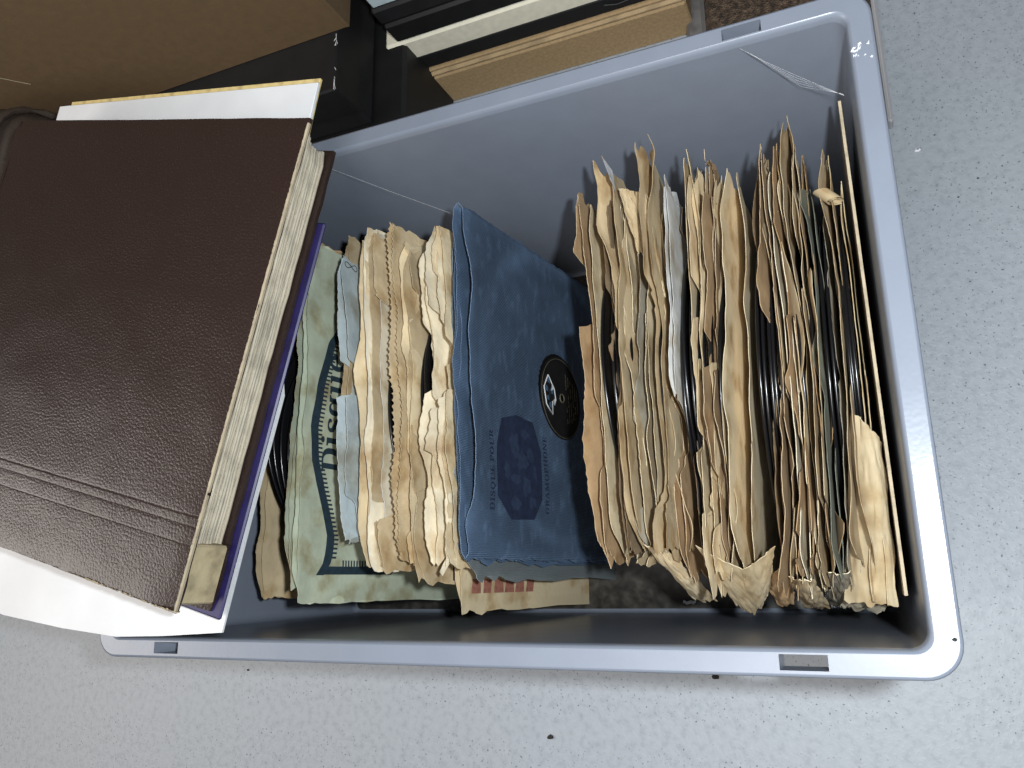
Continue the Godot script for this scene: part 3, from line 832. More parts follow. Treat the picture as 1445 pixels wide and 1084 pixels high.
func right_batch():
	var g := "paper sleeves filed on edge in the bin's right half"
	var landmark := "leftmost crumpled brown sleeve"
	var count := {"s": 0, "r": 0}
	var cols := {"t": TAN, "b": BUFF, "p": PALE, "k": KRAFT, "d": DUSK, "g": GREIGE, "o": ORANGE, "c": CREAM}
	var words := {"t": "tan", "b": "buff", "p": "pale straw", "k": "brown kraft", "d": "dark dusty", "g": "grey beige", "o": "orange brown", "c": "cream"}
	# [kind, x far, x near, z far, z near, height, colour, extras, landmark name, label]
	var rows := [
		["s", 0.089, 0.097, -0.143, 0.138, 0.272, "k", {"cl": 0.002, "tears": [[-0.06, 0.03, 0.03, -1.0], [0.05, 0.03, 0.012, 1.0]], "rough": 0.006}, "leftmost crumpled brown sleeve", "leftmost crumpled brown sleeve of the right batch, beside the dark gap"],
		["s", 0.098, 0.105, -0.130, 0.136, 0.268, "b", {"gl": 0.001, "gr": 0.013, "cr": 0.002, "rough": 0.003, "wob": 0.001, "openend": 0.8, "dr": 0.018, "tears": []}, "wide curled tan sleeve", "wide smooth tan sleeve with a rolled top, near the left of the right batch"],
		["r", 0.1085, 0.111, 0, 0, 0, "", {}, "", ""],
		["s", 0.111, 0.114, -0.145, 0.131, 0.276, "d", {"rough": 0.006}, "", ""],
		["s", 0.116, 0.121, -0.150, 0.132, 0.282, "t", {"gr": 0.004, "cf": -0.012, "rough": 0.003, "tears": random_tears(2, 0.015, -0.08, 0.12)}, "sleeve with the white sticker", "pointed tan sleeve with a small white handwritten sticker at its far tip"],
		["s", 0.121, 0.125, -0.128, 0.140, 0.262, "b", {}, "", ""],
		["s", 0.127, 0.130, -0.126, 0.133, 0.270, "t", {"cr": 0.006, "rough": 0.007, "tears": [[-0.06, 0.03, 0.02, 1.0]]}, "folded tan flap", "tan sleeve with a folded down flap near its far end, right of the stickered one"],
		["s", 0.1315, 0.1335, -0.110, 0.140, 0.256, "g", {"tears": random_tears(6, 0.02, -0.1, 0.1)}, "", ""],
		["s", 0.137, 0.1385, -0.122, 0.143, 0.266, "b", {"gr": 0.010, "cr": 0.004, "dr": 0.012, "rough": 0.004, "openend": 0.7, "tears": [[-0.02, 0.05, 0.03, 1.0]]}, "leaf curled buff sleeve", "buff sleeve curled like a leaf at its far end, left of the tall brown tongue"],
		["s", 0.144, 0.1435, -0.153, 0.136, 0.284, "t", {"cr": 0.004, "rough": 0.003, "cf": -0.008, "tears": [[0.03, 0.09, 0.022, 0]]}, "tall tongue sleeve", "tall brown sleeve with a rounded tongue at its far end, left of the white one"],
		["s", 0.149, 0.1475, -0.112, 0.150, 0.252, "o", {"curls": [], "tears": random_tears(4, 0.02, -0.1, 0.1), "endjag": 0.012}, "", ""],
		["s", 0.1575, 0.1545, -0.130, 0.035, 0.270, "w", {"tears": [], "h": 0.270, "rough": 0.002, "dr": 0.0, "gr": 0.0022, "gl": 0.0, "wob": 0.001}, "white paper sleeve", "only bright white paper sleeve in the right batch"],
		["r", 0.1605, 0.1565, 0, 0, 0, "", {}, "", ""],
		["r", 0.1633, 0.1583, 0, 0, 0, "", {}, "", ""],
		["s", 0.1655, 0.1600, -0.120, 0.140, 0.246, "d", {"col": Color(0.05, 0.05, 0.055)}, "", "dark grey torn inner sleeve among the black records right of the white sleeve"],
		["r", 0.1678, 0.1618, 0, 0, 0, "", {}, "", ""],
		["r", 0.1705, 0.1640, 0, 0, 0, "", {}, "", ""],
		["s", 0.1745, 0.1655, -0.144, 0.148, 0.276, "b", {"rough": 0.003, "cf": -0.006}, "pointed buff sleeve", "smooth pointed buff sleeve just right of the black records after the white sleeve"],
		["s", 0.1775, 0.1672, -0.134, 0.160, 0.270, "p", {}, "", ""],
		["s", 0.1808, 0.1690, -0.142, 0.146, 0.268, "t", {}, "", ""],
		["s", 0.1838, 0.1706, -0.138, 0.158, 0.270, "b", {}, "", ""],
		["s", 0.1870, 0.1722, -0.139, 0.150, 0.266, "t", {}, "", ""],
		["s", 0.1910, 0.1738, -0.144, 0.146, 0.274, "k", {"cr": 0.005, "rough": 0.005}, "folded top kraft sleeve", "kraft sleeve with its far top folded square, left of the widest tan sleeve"],
		["s", 0.1945, 0.1755, -0.132, 0.154, 0.266, "b", {"rough": 0.004}, "", ""],
		["s", 0.2040, 0.1870, -0.134, 0.150, 0.270, "b", {"gl": 0.006, "gr": 0.007, "half": 0.003, "openend": 1.0, "rough": 0.003, "wob": 0.001, "crump": 0.0008, "dr": 0.012, "streak": 0.03, "tears": [[0.02, 0.05, 0.012, 1.0], [0.09, 0.03, 0.01, 1.0]], "col": BUFF * 1.12}, "widest gaping tan sleeve", "widest gaping tan sleeve with a big torn flap hanging at its near end"],
		["r", 0.2150, 0.2050, 0, 0, 0, "", {}, "", ""],
		["r", 0.2180, 0.2080, 0, 0, 0, "", {}, "", ""],
		["s", 0.2205, 0.2110, -0.135, 0.150, 0.252, "d", {"tears": random_tears(4, 0.03, -0.06, 0.1)}, "", ""],
		["r", 0.2228, 0.2140, 0, 0, 0, "", {}, "", ""],
		["s", 0.2255, 0.2175, -0.143, 0.160, 0.272, "k", {"rough": 0.008, "tears": random_tears(5, 0.018, -0.1, 0.12)}, "shredded brown sleeve", "shredded brown sleeve with layered ragged edges, right of the widest gaping one"],
		["s", 0.2280, 0.2225, -0.136, 0.154, 0.268, "t", {}, "", ""],
		["s", 0.2310, 0.2255, -0.130, 0.160, 0.264, "c", {"rough": 0.002, "tears": []}, "thin cream edged sleeve", "thin sleeve with a clean cream edge, left of the tallest brown sleeve"],
		["s", 0.2340, 0.2285, -0.140, 0.150, 0.268, "k", {}, "", ""],
		["s", 0.2370, 0.2315, -0.128, 0.158, 0.262, "b", {}, "", ""],
		["s", 0.2415, 0.2350, -0.161, 0.158, 0.286, "t", {"gl": 0.003, "gr": 0.004, "rough": 0.003, "cf": 0.006, "tears": [[0.06, 0.1, 0.024, 0]], "cr": 0.002}, "tallest brown sleeve", "tallest brown sleeve, standing highest of the right batch at its far end"],
		["s", 0.2455, 0.2385, -0.138, 0.156, 0.270, "t", {}, "", ""],
		["s", 0.2490, 0.2420, -0.144, 0.146, 0.266, "k", {"rough": 0.006}, "", ""],
		["s", 0.2525, 0.2455, -0.118, 0.150, 0.262, "v", {"gr": 0.003, "rough": 0.004, "tears": [[0.02, 0.06, 0.03, 1.0]]}, "olive grey sleeve", "olive grey wrinkled sleeve between the tallest brown one and the black records"],
		["r", 0.2550, 0.2480, 0, 0, 0, "", {}, "", ""],
		["r", 0.2580, 0.2510, 0, 0, 0, "", {}, "", ""],
		["s", 0.2610, 0.2545, -0.100, 0.160, 0.256, "g", {"rough": 0.006, "crump": 0.003, "tears": random_tears(4, 0.02, -0.1, 0.1), "endjag": 0.012}, "crumpled grey sleeve", "crumpled grey beige sleeve just right of the olive one's black records"],
		["s", 0.2650, 0.2590, -0.126, 0.148, 0.268, "t", {"rough": 0.006, "crump": 0.002, "tears": [[0.0, 0.04, 0.03, 1.0]]}, "rolled corner sleeve", "tan sleeve with a small paper roll at its far end, close to the right wall"],
		["r", 0.2672, 0.2625, 0, 0, 0, "", {}, "", ""],
		["r", 0.2700, 0.2655, 0, 0, 0, "", {}, "", ""],
		["s", 0.2725, 0.2685, -0.110, 0.164, 0.252, "b", {"rough": 0.004, "tears": [[-0.03, 0.06, 0.02, 1.0]]}, "dog eared sleeve", "buff sleeve with a large dog eared corner at its near end by the right wall"],
	]
	for k in rows.size():
		var r: Array = rows[k]
		var lean := lerpf(0.045, 0.004, float(k) / rows.size())
		if r[0] == "r":
			count.r += 1
			record("black shellac record, %s dark edge right of the %s" % [NTH[count.r - 1], landmark], (r[1] + r[2]) / 2.0 + rng.randf_range(-0.0005, 0.0005), rng.randf_range(-0.004, 0.012), lean, atan2(r[2] - r[1], 0.28))
			continue
		var p := {"xf": r[1], "xn": r[2], "zf": r[3], "zn": r[4], "h": r[5], "lean": lean}
		var c: Color = WHITE if r[6] == "w" else OLIVE if r[6] == "v" else cols[r[6]]
		p.col = c * rng.randf_range(0.72, 1.22); p.col.a = 1.0
		p.edge = c.lerp(Color(0.68, 0.6, 0.44), rng.randf_range(-0.2, 0.4)) if r[6] != "w" and r[6] != "v" else c
		p.gl = rng.randf_range(0.0004, 0.0026); p.gr = rng.randf_range(0.0004, 0.0030); p.h += rng.randf_range(-0.014, 0.003)
		if rng.randf() < 0.45: p.dr = rng.randf_range(0.003, 0.014)
		p.wob = rng.randf_range(0.0004, 0.0017); p.lean = lean + rng.randf_range(-0.010, 0.010); p.th = rng.randf_range(0.0003, 0.0006)
		p.half = 0.0009
		p.rough = rng.randf_range(0.003, 0.007); p.crump = rng.randf_range(0.0008, 0.0026); p.endjag = rng.randf_range(0.005, 0.018)
		p.cf = rng.randf_range(0.0, 0.01); p.cn = rng.randf_range(0.0, 0.030)
		p.tears = random_tears(rng.randi_range(4, 9), rng.randf_range(0.015, 0.055), r[3], r[4]); p.curls = random_curls(rng.randi_range(1, 4), 0.007, r[3], r[4])
		if rng.randf() < 0.5: p.curls.append([r[4], rng.randf_range(0.02, 0.045), rng.randf_range(0.003, 0.008), 0.14, -1.0 if rng.randf() < 0.5 else 1.0])
		for q in r[7]: p[q] = r[7][q]
		if r[7].has("wob"): p.curls = []
		var label: String = r[9]
		if r[8]:
			landmark = r[8]; count = {"s": 0, "r": 0}
		elif label == "":
			count.s += 1
			label = "%s paper sleeve, %s sleeve right of the %s" % [words[r[6]], NTH[count.s - 1], landmark]
		var t := sleeve(label, p, g)
		if r[8] != "widest gaping tan sleeve" and r[6] in ["b", "t", "k", "d"] and k % 2 == 1:
			var q: Dictionary = t.get_meta("p")
			record(("black record inside the " + landmark) if r[8] else ("black record inside the torn %s sleeve, %s right of the %s" % [words[r[6]], NTH[count.s - 1], landmark]), sheet_x(q, 0.0, 0.0, 0.25), rng.randf_range(-0.006, 0.008), p.lean, atan2(r[2] - r[1], 0.28), "black records showing through their torn sleeves")
		if r[8] == "sleeve with the white sticker":
			print_poly(t, 1.0, [Vector2(-0.146, 0.280), Vector2(-0.128, 0.279), Vector2(-0.126, 0.262), Vector2(-0.145, 0.260)], M.white_paper, "sticker", 0.0008)
			print_strokes(t, 1.0, [fig8(-0.139, 0.2715, 0.002), [Vector2(-0.134, 0.274), Vector2(-0.132, 0.267)], [Vector2(-0.130, 0.276), Vector2(-0.1295, 0.268)]], 0.0003, M.pen)
		if r[8] == "widest gaping tan sleeve":
			flap(t, "torn_flap", [Vector3(0.1610, 0.262, 0.128), Vector3(0.1860, 0.246, 0.143), Vector3(0.1730, 0.200, 0.166), Vector3(0.1850, 0.193, 0.172)], Vector3(0, -0.003, 0.004), BUFF * 0.85, 0.14, 3.0)
			flap(t, "torn_flap", [Vector3(0.1855, 0.246, 0.1435), Vector3(0.2085, 0.260, 0.130), Vector3(0.1835, 0.194, 0.1715), Vector3(0.1970, 0.218, 0.160)], Vector3(0.002, 0.0, 0.003), BUFF * 0.8, 0.14, 4.0)
			flap(t, "torn_flap", [Vector3(0.1950, 0.230, 0.146), Vector3(0.2130, 0.240, 0.140), Vector3(0.2000, 0.190, 0.166), Vector3(0.2110, 0.192, 0.164)], Vector3(0.002, 0.0, 0.006), ORANGE * 1.15, 0.25, 7.0)
			print_strokes(t, -1.0, scribble(), 0.0003, M.pen)
		if r[8] == "dog eared sleeve":
			flap(t, "dog_ear", [Vector3(0.2620, 0.256, 0.050), Vector3(0.2760, 0.252, 0.070), Vector3(0.2440, 0.226, 0.163), Vector3(0.2740, 0.236, 0.167)], Vector3(0.004, 0.010, 0.0), BUFF * 0.85, 0.03, 11.0, 0.0016)
			flap(t, "torn_flap", [Vector3(0.2480, 0.222, 0.150), Vector3(0.2640, 0.236, 0.140), Vector3(0.2400, 0.200, 0.168), Vector3(0.2660, 0.204, 0.169)], Vector3(0, 0.002, 0.004), GREIGE * 0.8, 0.2, 15.0)
		if r[8] == "rolled corner sleeve":
			var b := B.new(); var P := []
			for j in 8:
				for i in 22:
					var a := 0.55 * i; var rr := 0.0022 + 0.00022 * i
					P.append(Vector3(0.260 + 0.0011 * j + rr * cos(a), 0.262 + rr * sin(a), -0.098 + 0.0012 * j) - t.position)
			var cs := []
			for q in P.size(): cs.append(TAN)
			b.grid(P, 22, false, cs)
			put("paper_roll", b.mesh(), M.paper, t)
		if r[8] == "white paper sleeve":
			flap(t, "loose_end", [Vector3(0.149, 0.10, 0.139), Vector3(0.157, 0.10, 0.139), Vector3(0.149, 0.03, 0.160), Vector3(0.158, 0.03, 0.161)], Vector3(0, 0, 0.004), WHITE, 0.1, 21.0)
		if r[8] == "folded tan flap":
			flap(t, "folded_flap", [Vector3(0.1265, 0.276, -0.124), Vector3(0.1370, 0.274, -0.120), Vector3(0.1330, 0.258, -0.080), Vector3(0.1390, 0.250, -0.086)], Vector3(0.001, 0.005, 0), TAN * 1.05, 0.15, 31.0)
		if r[8] == "leaf curled buff sleeve":
			flap(t, "curled_leaf", [Vector3(0.1370, 0.272, -0.122), Vector3(0.1460, 0.268, -0.116), Vector3(0.1440, 0.262, -0.060), Vector3(0.1490, 0.252, -0.050)], Vector3(0.003, 0.007, 0), TAN, 0.12, 41.0)
		if r[8] == "tall tongue sleeve":
			flap(t, "crumpled_end", [Vector3(0.126, 0.258, 0.126), Vector3(0.140, 0.256, 0.128), Vector3(0.138, 0.17, 0.162), Vector3(0.152, 0.16, 0.163)], Vector3(0.002, 0, 0.006), PALE, 0.14, 51.0, 0.002)
		if r[8] == "thin cream edged sleeve":
			flap(t, "folded_end", [Vector3(0.214, 0.25, 0.148), Vector3(0.228, 0.25, 0.150), Vector3(0.216, 0.17, 0.168), Vector3(0.232, 0.18, 0.168)], Vector3(0.002, 0, 0.005), TAN, 0.14, 61.0, 0.002)
		if r[8] == "olive grey sleeve":
			flap(t, "creased_end", [Vector3(0.238, 0.25, 0.146), Vector3(0.250, 0.25, 0.146), Vector3(0.232, 0.17, 0.166), Vector3(0.246, 0.18, 0.168)], Vector3(0.002, 0, 0.004), GREIGE * 0.6, 0.16, 71.0, 0.002)
	# stiff card against the right wall
	var bd := B.new()
	var z0 := -0.156; var z1 := 0.160
	var P := []
	for row in [[0.0735, 0.0], [1.0, 1.0]]:
		pass
	bd.quad(Vector3(0.2768, 0.0065, z0), Vector3(0.2768, 0.0065, z1), Vector3(0.2775, 0.268, z1), Vector3(0.2762, 0.270, z0))
	bd.quad(Vector3(0.2786, 0.0065, z0), Vector3(0.2786, 0.0065, z1), Vector3(0.2793, 0.268, z1), Vector3(0.2780, 0.270, z0))
	bd.quad(Vector3(0.2775, 0.268, z1), Vector3(0.2762, 0.270, z0), Vector3(0.2780, 0.270, z0), Vector3(0.2793, 0.268, z1))
	bd.quad(Vector3(0.2768, 0.0065, z0), Vector3(0.2762, 0.270, z0), Vector3(0.2780, 0.270, z0), Vector3(0.2786, 0.0065, z0))
	bd.quad(Vector3(0.2768, 0.0065, z1), Vector3(0.2775, 0.268, z1), Vector3(0.2793, 0.268, z1), Vector3(0.2786, 0.0065, z1))
	var card := put("divider_card", bd.mesh(), M.card_edge, self)
	tag(card, "stiff buff card standing flat against the bin's right wall", "card")
	scraps()

func scribble() -> Array:
	var out := []
	for k in 5:
		var l := []
		for i in 9: l.append(Vector2(0.118 - k * 0.009 - i * 0.0007, 0.236 + 0.004 * sin(i * 2.1 + k) - 0.001 * k))
		out.append(l)
	return out

func scraps():
	for s in [[Vector3(0.245, 0.0075, 0.172), "white paper shred on the bin's floor near the right corner"], [Vector3(0.10, 0.0075, 0.170), "pale paper shred on the bin's floor below the leftmost brown sleeves"], [Vector3(0.160, 0.0075, 0.171), "curly paper shred on the bin's floor below the torn flap"]]:
		var t := Node3D.new(); t.position = s[0]
		var b := B.new(); var P := []
		for i in 9:
			for j in 3:
				P.append(Vector3(-0.006 + i * 0.0015, 0.0012 * absf(nA.get_noise_2d(i * 0.8, s[0].x * 90)) + 0.0006 * j, -0.002 + 0.0014 * j + 0.002 * nA.get_noise_2d(i * 0.6 + 9, s[0].x * 70)))
		b.grid(P, 3)
		t.free()
		var o := put("paper_shred", b.mesh(), M.white_paper, self)
		o.position = s[0]; tag(o, s[1], "paper shred")

# ---------------------------------------------------------------- the pile on the bin's left end
func book_pile():
	# white card at the bottom, over the rim
	var card := put("white_card", prism(PackedVector2Array([Vector2(-0.128, 0.010), Vector2(-0.134, 0.033), Vector2(-0.153, 0.105), Vector2(-0.172, 0.181), Vector2(-0.230, 0.184), Vector2(-0.278, 0.185), Vector2(-0.34, 0.179), Vector2(-0.413, 0.169), Vector2(-0.47, 0.155), Vector2(-0.46, 0.0), Vector2(-0.42, -0.12), Vector2(-0.14, -0.08)]), 0.3205, 0.3222), M.white_paper, self)
	tag(card, "large white card sheet lying over the bin's near rim under the brown album", "card")
	# white sleeve at the far side
	var t := thing("white_sleeve", "white square record cover peeking out beyond the album's far edge", "record cover", Vector3(-0.104, 0.3228, -0.247), deg_to_rad(-12.0))
	boxpart("cover_sheet", Vector3(-0.323, 0.0030, 0.0), Vector3(0.0, 0.0066, 0.30), M.white_paper, t, 0.0006)
	boxpart("yellowed_page", Vector3(-0.312, 0.0, -0.006), Vector3(-0.002, 0.0028, 0.29), M.yellowed, t, 0.0004)
	# blue booklet
	t = thing("blue_booklet", "dark blue glossy booklet with an orange mark, right under the brown album", "booklet", Vector3(-0.088, 0.3300, -0.118), deg_to_rad(-14.87))
	boxpart("cover", Vector3(-0.29, 0.0, 0.0), Vector3(0.0, 0.0032, 0.300), M.booklet, t, 0.0012)
	var b := B.new(); var P := []
	for r in [0.0, 0.5, 1.0]:
		for i in 25: P.append(Vector3(-0.021 + 0.012 * r * cos(TAU * i / 24), 0.0035, 0.083 + 0.017 * r * sin(TAU * i / 24)))
	b.grid(P, 25, true)
	put("orange_mark", b.mesh(), M.orange, t)
	b = B.new()
	b.box(Vector3(-0.030, 0.0033, 0.105), Vector3(-0.0135, 0.0036, 0.118), 0.0)
	put("orange_stripe", b.mesh(), M.yellowed, t)
	# the album
	t = thing("record_album", "thick brown leatherette record album with cream leaves, on top of the pile", "album", Vector3(-0.069, 0.3345, -0.176), deg_to_rad(-14.87))
	var W := 0.339; var D := 0.353
	board(t, "back_cover", Vector3(-W, 0.0, 0.004), Vector3(-0.010, 0.0032, D + 0.004), 21)
	var cov := board(t, "front_cover", Vector3(-W, 0.0425, 0.0), Vector3(0.0, 0.0457, D), 22)
	var r3 := RandomNumberGenerator.new(); r3.seed = 12
	var y := 0.0042
	for k in 13:
		var th := 0.0024
		var x1 := -0.0150 + 0.0075 * (k / 12.0) + r3.randf_range(-0.0012, 0.0012)
		var zf := 0.006 + 0.003 * sin(k * 0.5) + r3.randf_range(0, 0.002)
		leaf(t, Vector3(-W + 0.02, y, zf), Vector3(x1, y + th, D - 0.004 - r3.randf() * 0.002), M.page if k % 3 else M.page2, k)
		y += 0.00292
	boxpart("paper_patch", Vector3(-0.028, 0.0050, D - 0.044), Vector3(-0.0062, 0.0400, D - 0.003), M.patch, t, 0.0015)
	# spine
	b = B.new(); P = []
	for j in 13:
		var a := PI / 2 + PI * j / 12
		for i in 21: P.append(Vector3(-W + 0.004 + 0.016 * cos(a), 0.0228 + 0.0228 * sin(a), 0.001 + (D - 0.002) * i / 20.0))
	b.grid(P, 21)
	put("spine", b.mesh(), M.leather, t)
	worn_edges(cov, W, D)

func leaf(t: Node3D, lo: Vector3, hi: Vector3, m: Material, k: int):
	# a stiff leaf with a slightly wandering fore edge
	var b := B.new()
	var n := 30
	for i in n:
		var q := []
		for e in [i, i + 1]:
			var z := lerpf(lo.z, hi.z, float(e) / n)
			var dx := 0.0009 * nA.get_noise_2d(z * 30.0, k * 3.0)
			var dy := 0.0006 * nA.get_noise_2d(z * 12.0, k * 5.0 + 40.0)
			if e == 0: dx -= 0.002
			q.append([Vector3(lo.x, lo.y + dy, z), Vector3(hi.x + dx - 0.0004, lo.y + dy, z), Vector3(hi.x + dx, lerpf(lo.y, hi.y, 0.5) + dy, z), Vector3(hi.x + dx - 0.0004, hi.y + dy, z), Vector3(lo.x, hi.y + dy, z)])
		for j in 4: b.quad(q[0][j], q[1][j], q[1][j + 1], q[0][j + 1])
		if i == 0: b.quad(q[0][0], q[0][1], q[0][3], q[0][4])
		if i == n - 1: b.quad(q[1][0], q[1][4], q[1][3], q[1][1])
	put("leaf", b.mesh(), m, t)

func board(t: Node3D, called: String, lo: Vector3, hi: Vector3, sd: int) -> MeshInstance3D:
	# a cover board: top face as a grid with three pressed lines and rounded corners
	var zs := []
	var n := 40
	for i in n + 1: zs.append(lerpf(lo.z, hi.z, float(i) / n))
	for g in [0.2895, 0.2965, 0.309]:
		for o in [-0.0011, -0.0005, 0.0005, 0.0011]: zs.append(g + o)
	zs.sort()
	var P := []; var Q := []
	var nx := 44
	for z in zs:
		for i in nx + 1:
			var x := lerpf(lo.x, hi.x, float(i) / nx)
			var ed := minf(minf(hi.x - x, z - lo.z), hi.z - z)
			var y := hi.y + 0.0006 * nA.get_noise_2d(x * 14.0, z * 14.0 + sd) - 0.0009 * pow(1.0 - clampf(ed / 0.006, 0, 1), 2.0)
			for g in [0.2895, 0.2965, 0.309]:
				if absf(z - g) < 0.0008: y -= 0.0003
			# battered near right corner
			var cd := Vector2(hi.x - x, hi.z - z).length()
			y -= 0.0025 * pow(1.0 - clampf(cd / 0.03, 0, 1), 1.5)
			var xx := x - 0.0025 * pow(1.0 - clampf(cd / 0.012, 0, 1), 1.0) + (0.0008 * nB.get_noise_2d(z * 50.0, sd) if i == nx else 0.0)
			P.append(Vector3(xx, y, z + (0.0008 * nB.get_noise_2d(x * 50.0, sd + 4.0) if z == zs[-1] else 0.0)))
			Q.append(Vector3(xx, y - (hi.y - lo.y), z))
	var b := B.new(); var w := nx + 1; var h := zs.size()
	b.grid(P, w, false)
	b.grid(Q, w, true)
	for i in nx:
		b.quad(P[i], P[i + 1], Q[i + 1], Q[i]); var k := (h - 1) * w
		b.quad(P[k + i], P[k + i + 1], Q[k + i + 1], Q[k + i])
	for j in h - 1:
		b.quad(P[j * w], P[j * w + w], Q[j * w + w], Q[j * w]); var k := nx
		b.quad(P[j * w + k], P[j * w + w + k], Q[j * w + w + k], Q[j * w + k])
	return put(called, b.mesh(), M.leather, t)

func worn_edges(cov: Node3D, W: float, D: float):
	# rubbed-through cream board showing along the fore edge, the near edge and the battered corner
	var r := RandomNumberGenerator.new(); r.seed = 77
	var b := B.new()
	var chip := func(at: Vector3, along: Vector3, out: Vector3, ln: float, wd: float):
		var u := along * ln; var o := out * wd
		var p := at - o * 0.9 + Vector3(0, 0.0007, 0)
		var q := at + o * 0.5 + Vector3(0, -0.0003, 0)
		var s := at + o * 0.35 + Vector3(0, -0.0022, 0)
		var j1 := o * r.randf_range(-0.3, 0.3); var j2 := o * r.randf_range(-0.3, 0.3)
		b.quad(p + j1, p + u + j2, q + u, q); b.quad(q, q + u, s + u, s)
	var z := 0.004
	while z < D - 0.002:
		var ln := r.randf_range(0.001, 0.004)
		if true: chip.call(Vector3(0.0002, 0.0449, z), Vector3.BACK, Vector3.RIGHT, ln, r.randf_range(0.0005, 0.0010))
		z += ln
	var x := 0.0
	while x > -W + 0.02:
		var ln := r.randf_range(0.001, 0.0035)
		var pr := 0.95 if x > -0.11 else 0.35
		if r.randf() < pr: chip.call(Vector3(x, 0.0445, D), Vector3.LEFT, Vector3.BACK, ln, r.randf_range(0.0003, 0.0008 + (0.0006 if x > -0.09 else 0.0)))
		x -= ln
	put("pale_edging", b.mesh(), M.card_edge, cov).set_meta("kind", "stuff")
	var c := B.new()
	for k in 40:
		var d := r.randf() * 0.045
		var at := Vector3(-0.002 - d, 0.0405 - r.randf() * 0.006, D + 0.0006 - 0.05 * maxf(0.0, 0.01 - d))
		var u := Vector3(-r.randf_range(0.002, 0.006), r.randf_range(-0.0008, 0.0008), r.randf_range(-0.0005, 0.0012))
		c.tube([at, at + u * 0.5 + Vector3(0, 0, 0.0004), at + u], r.randf_range(0.0003, 0.0008), 5)
	put("frayed_corner", c.mesh(), M.card_edge, cov).set_meta("kind", "stuff")

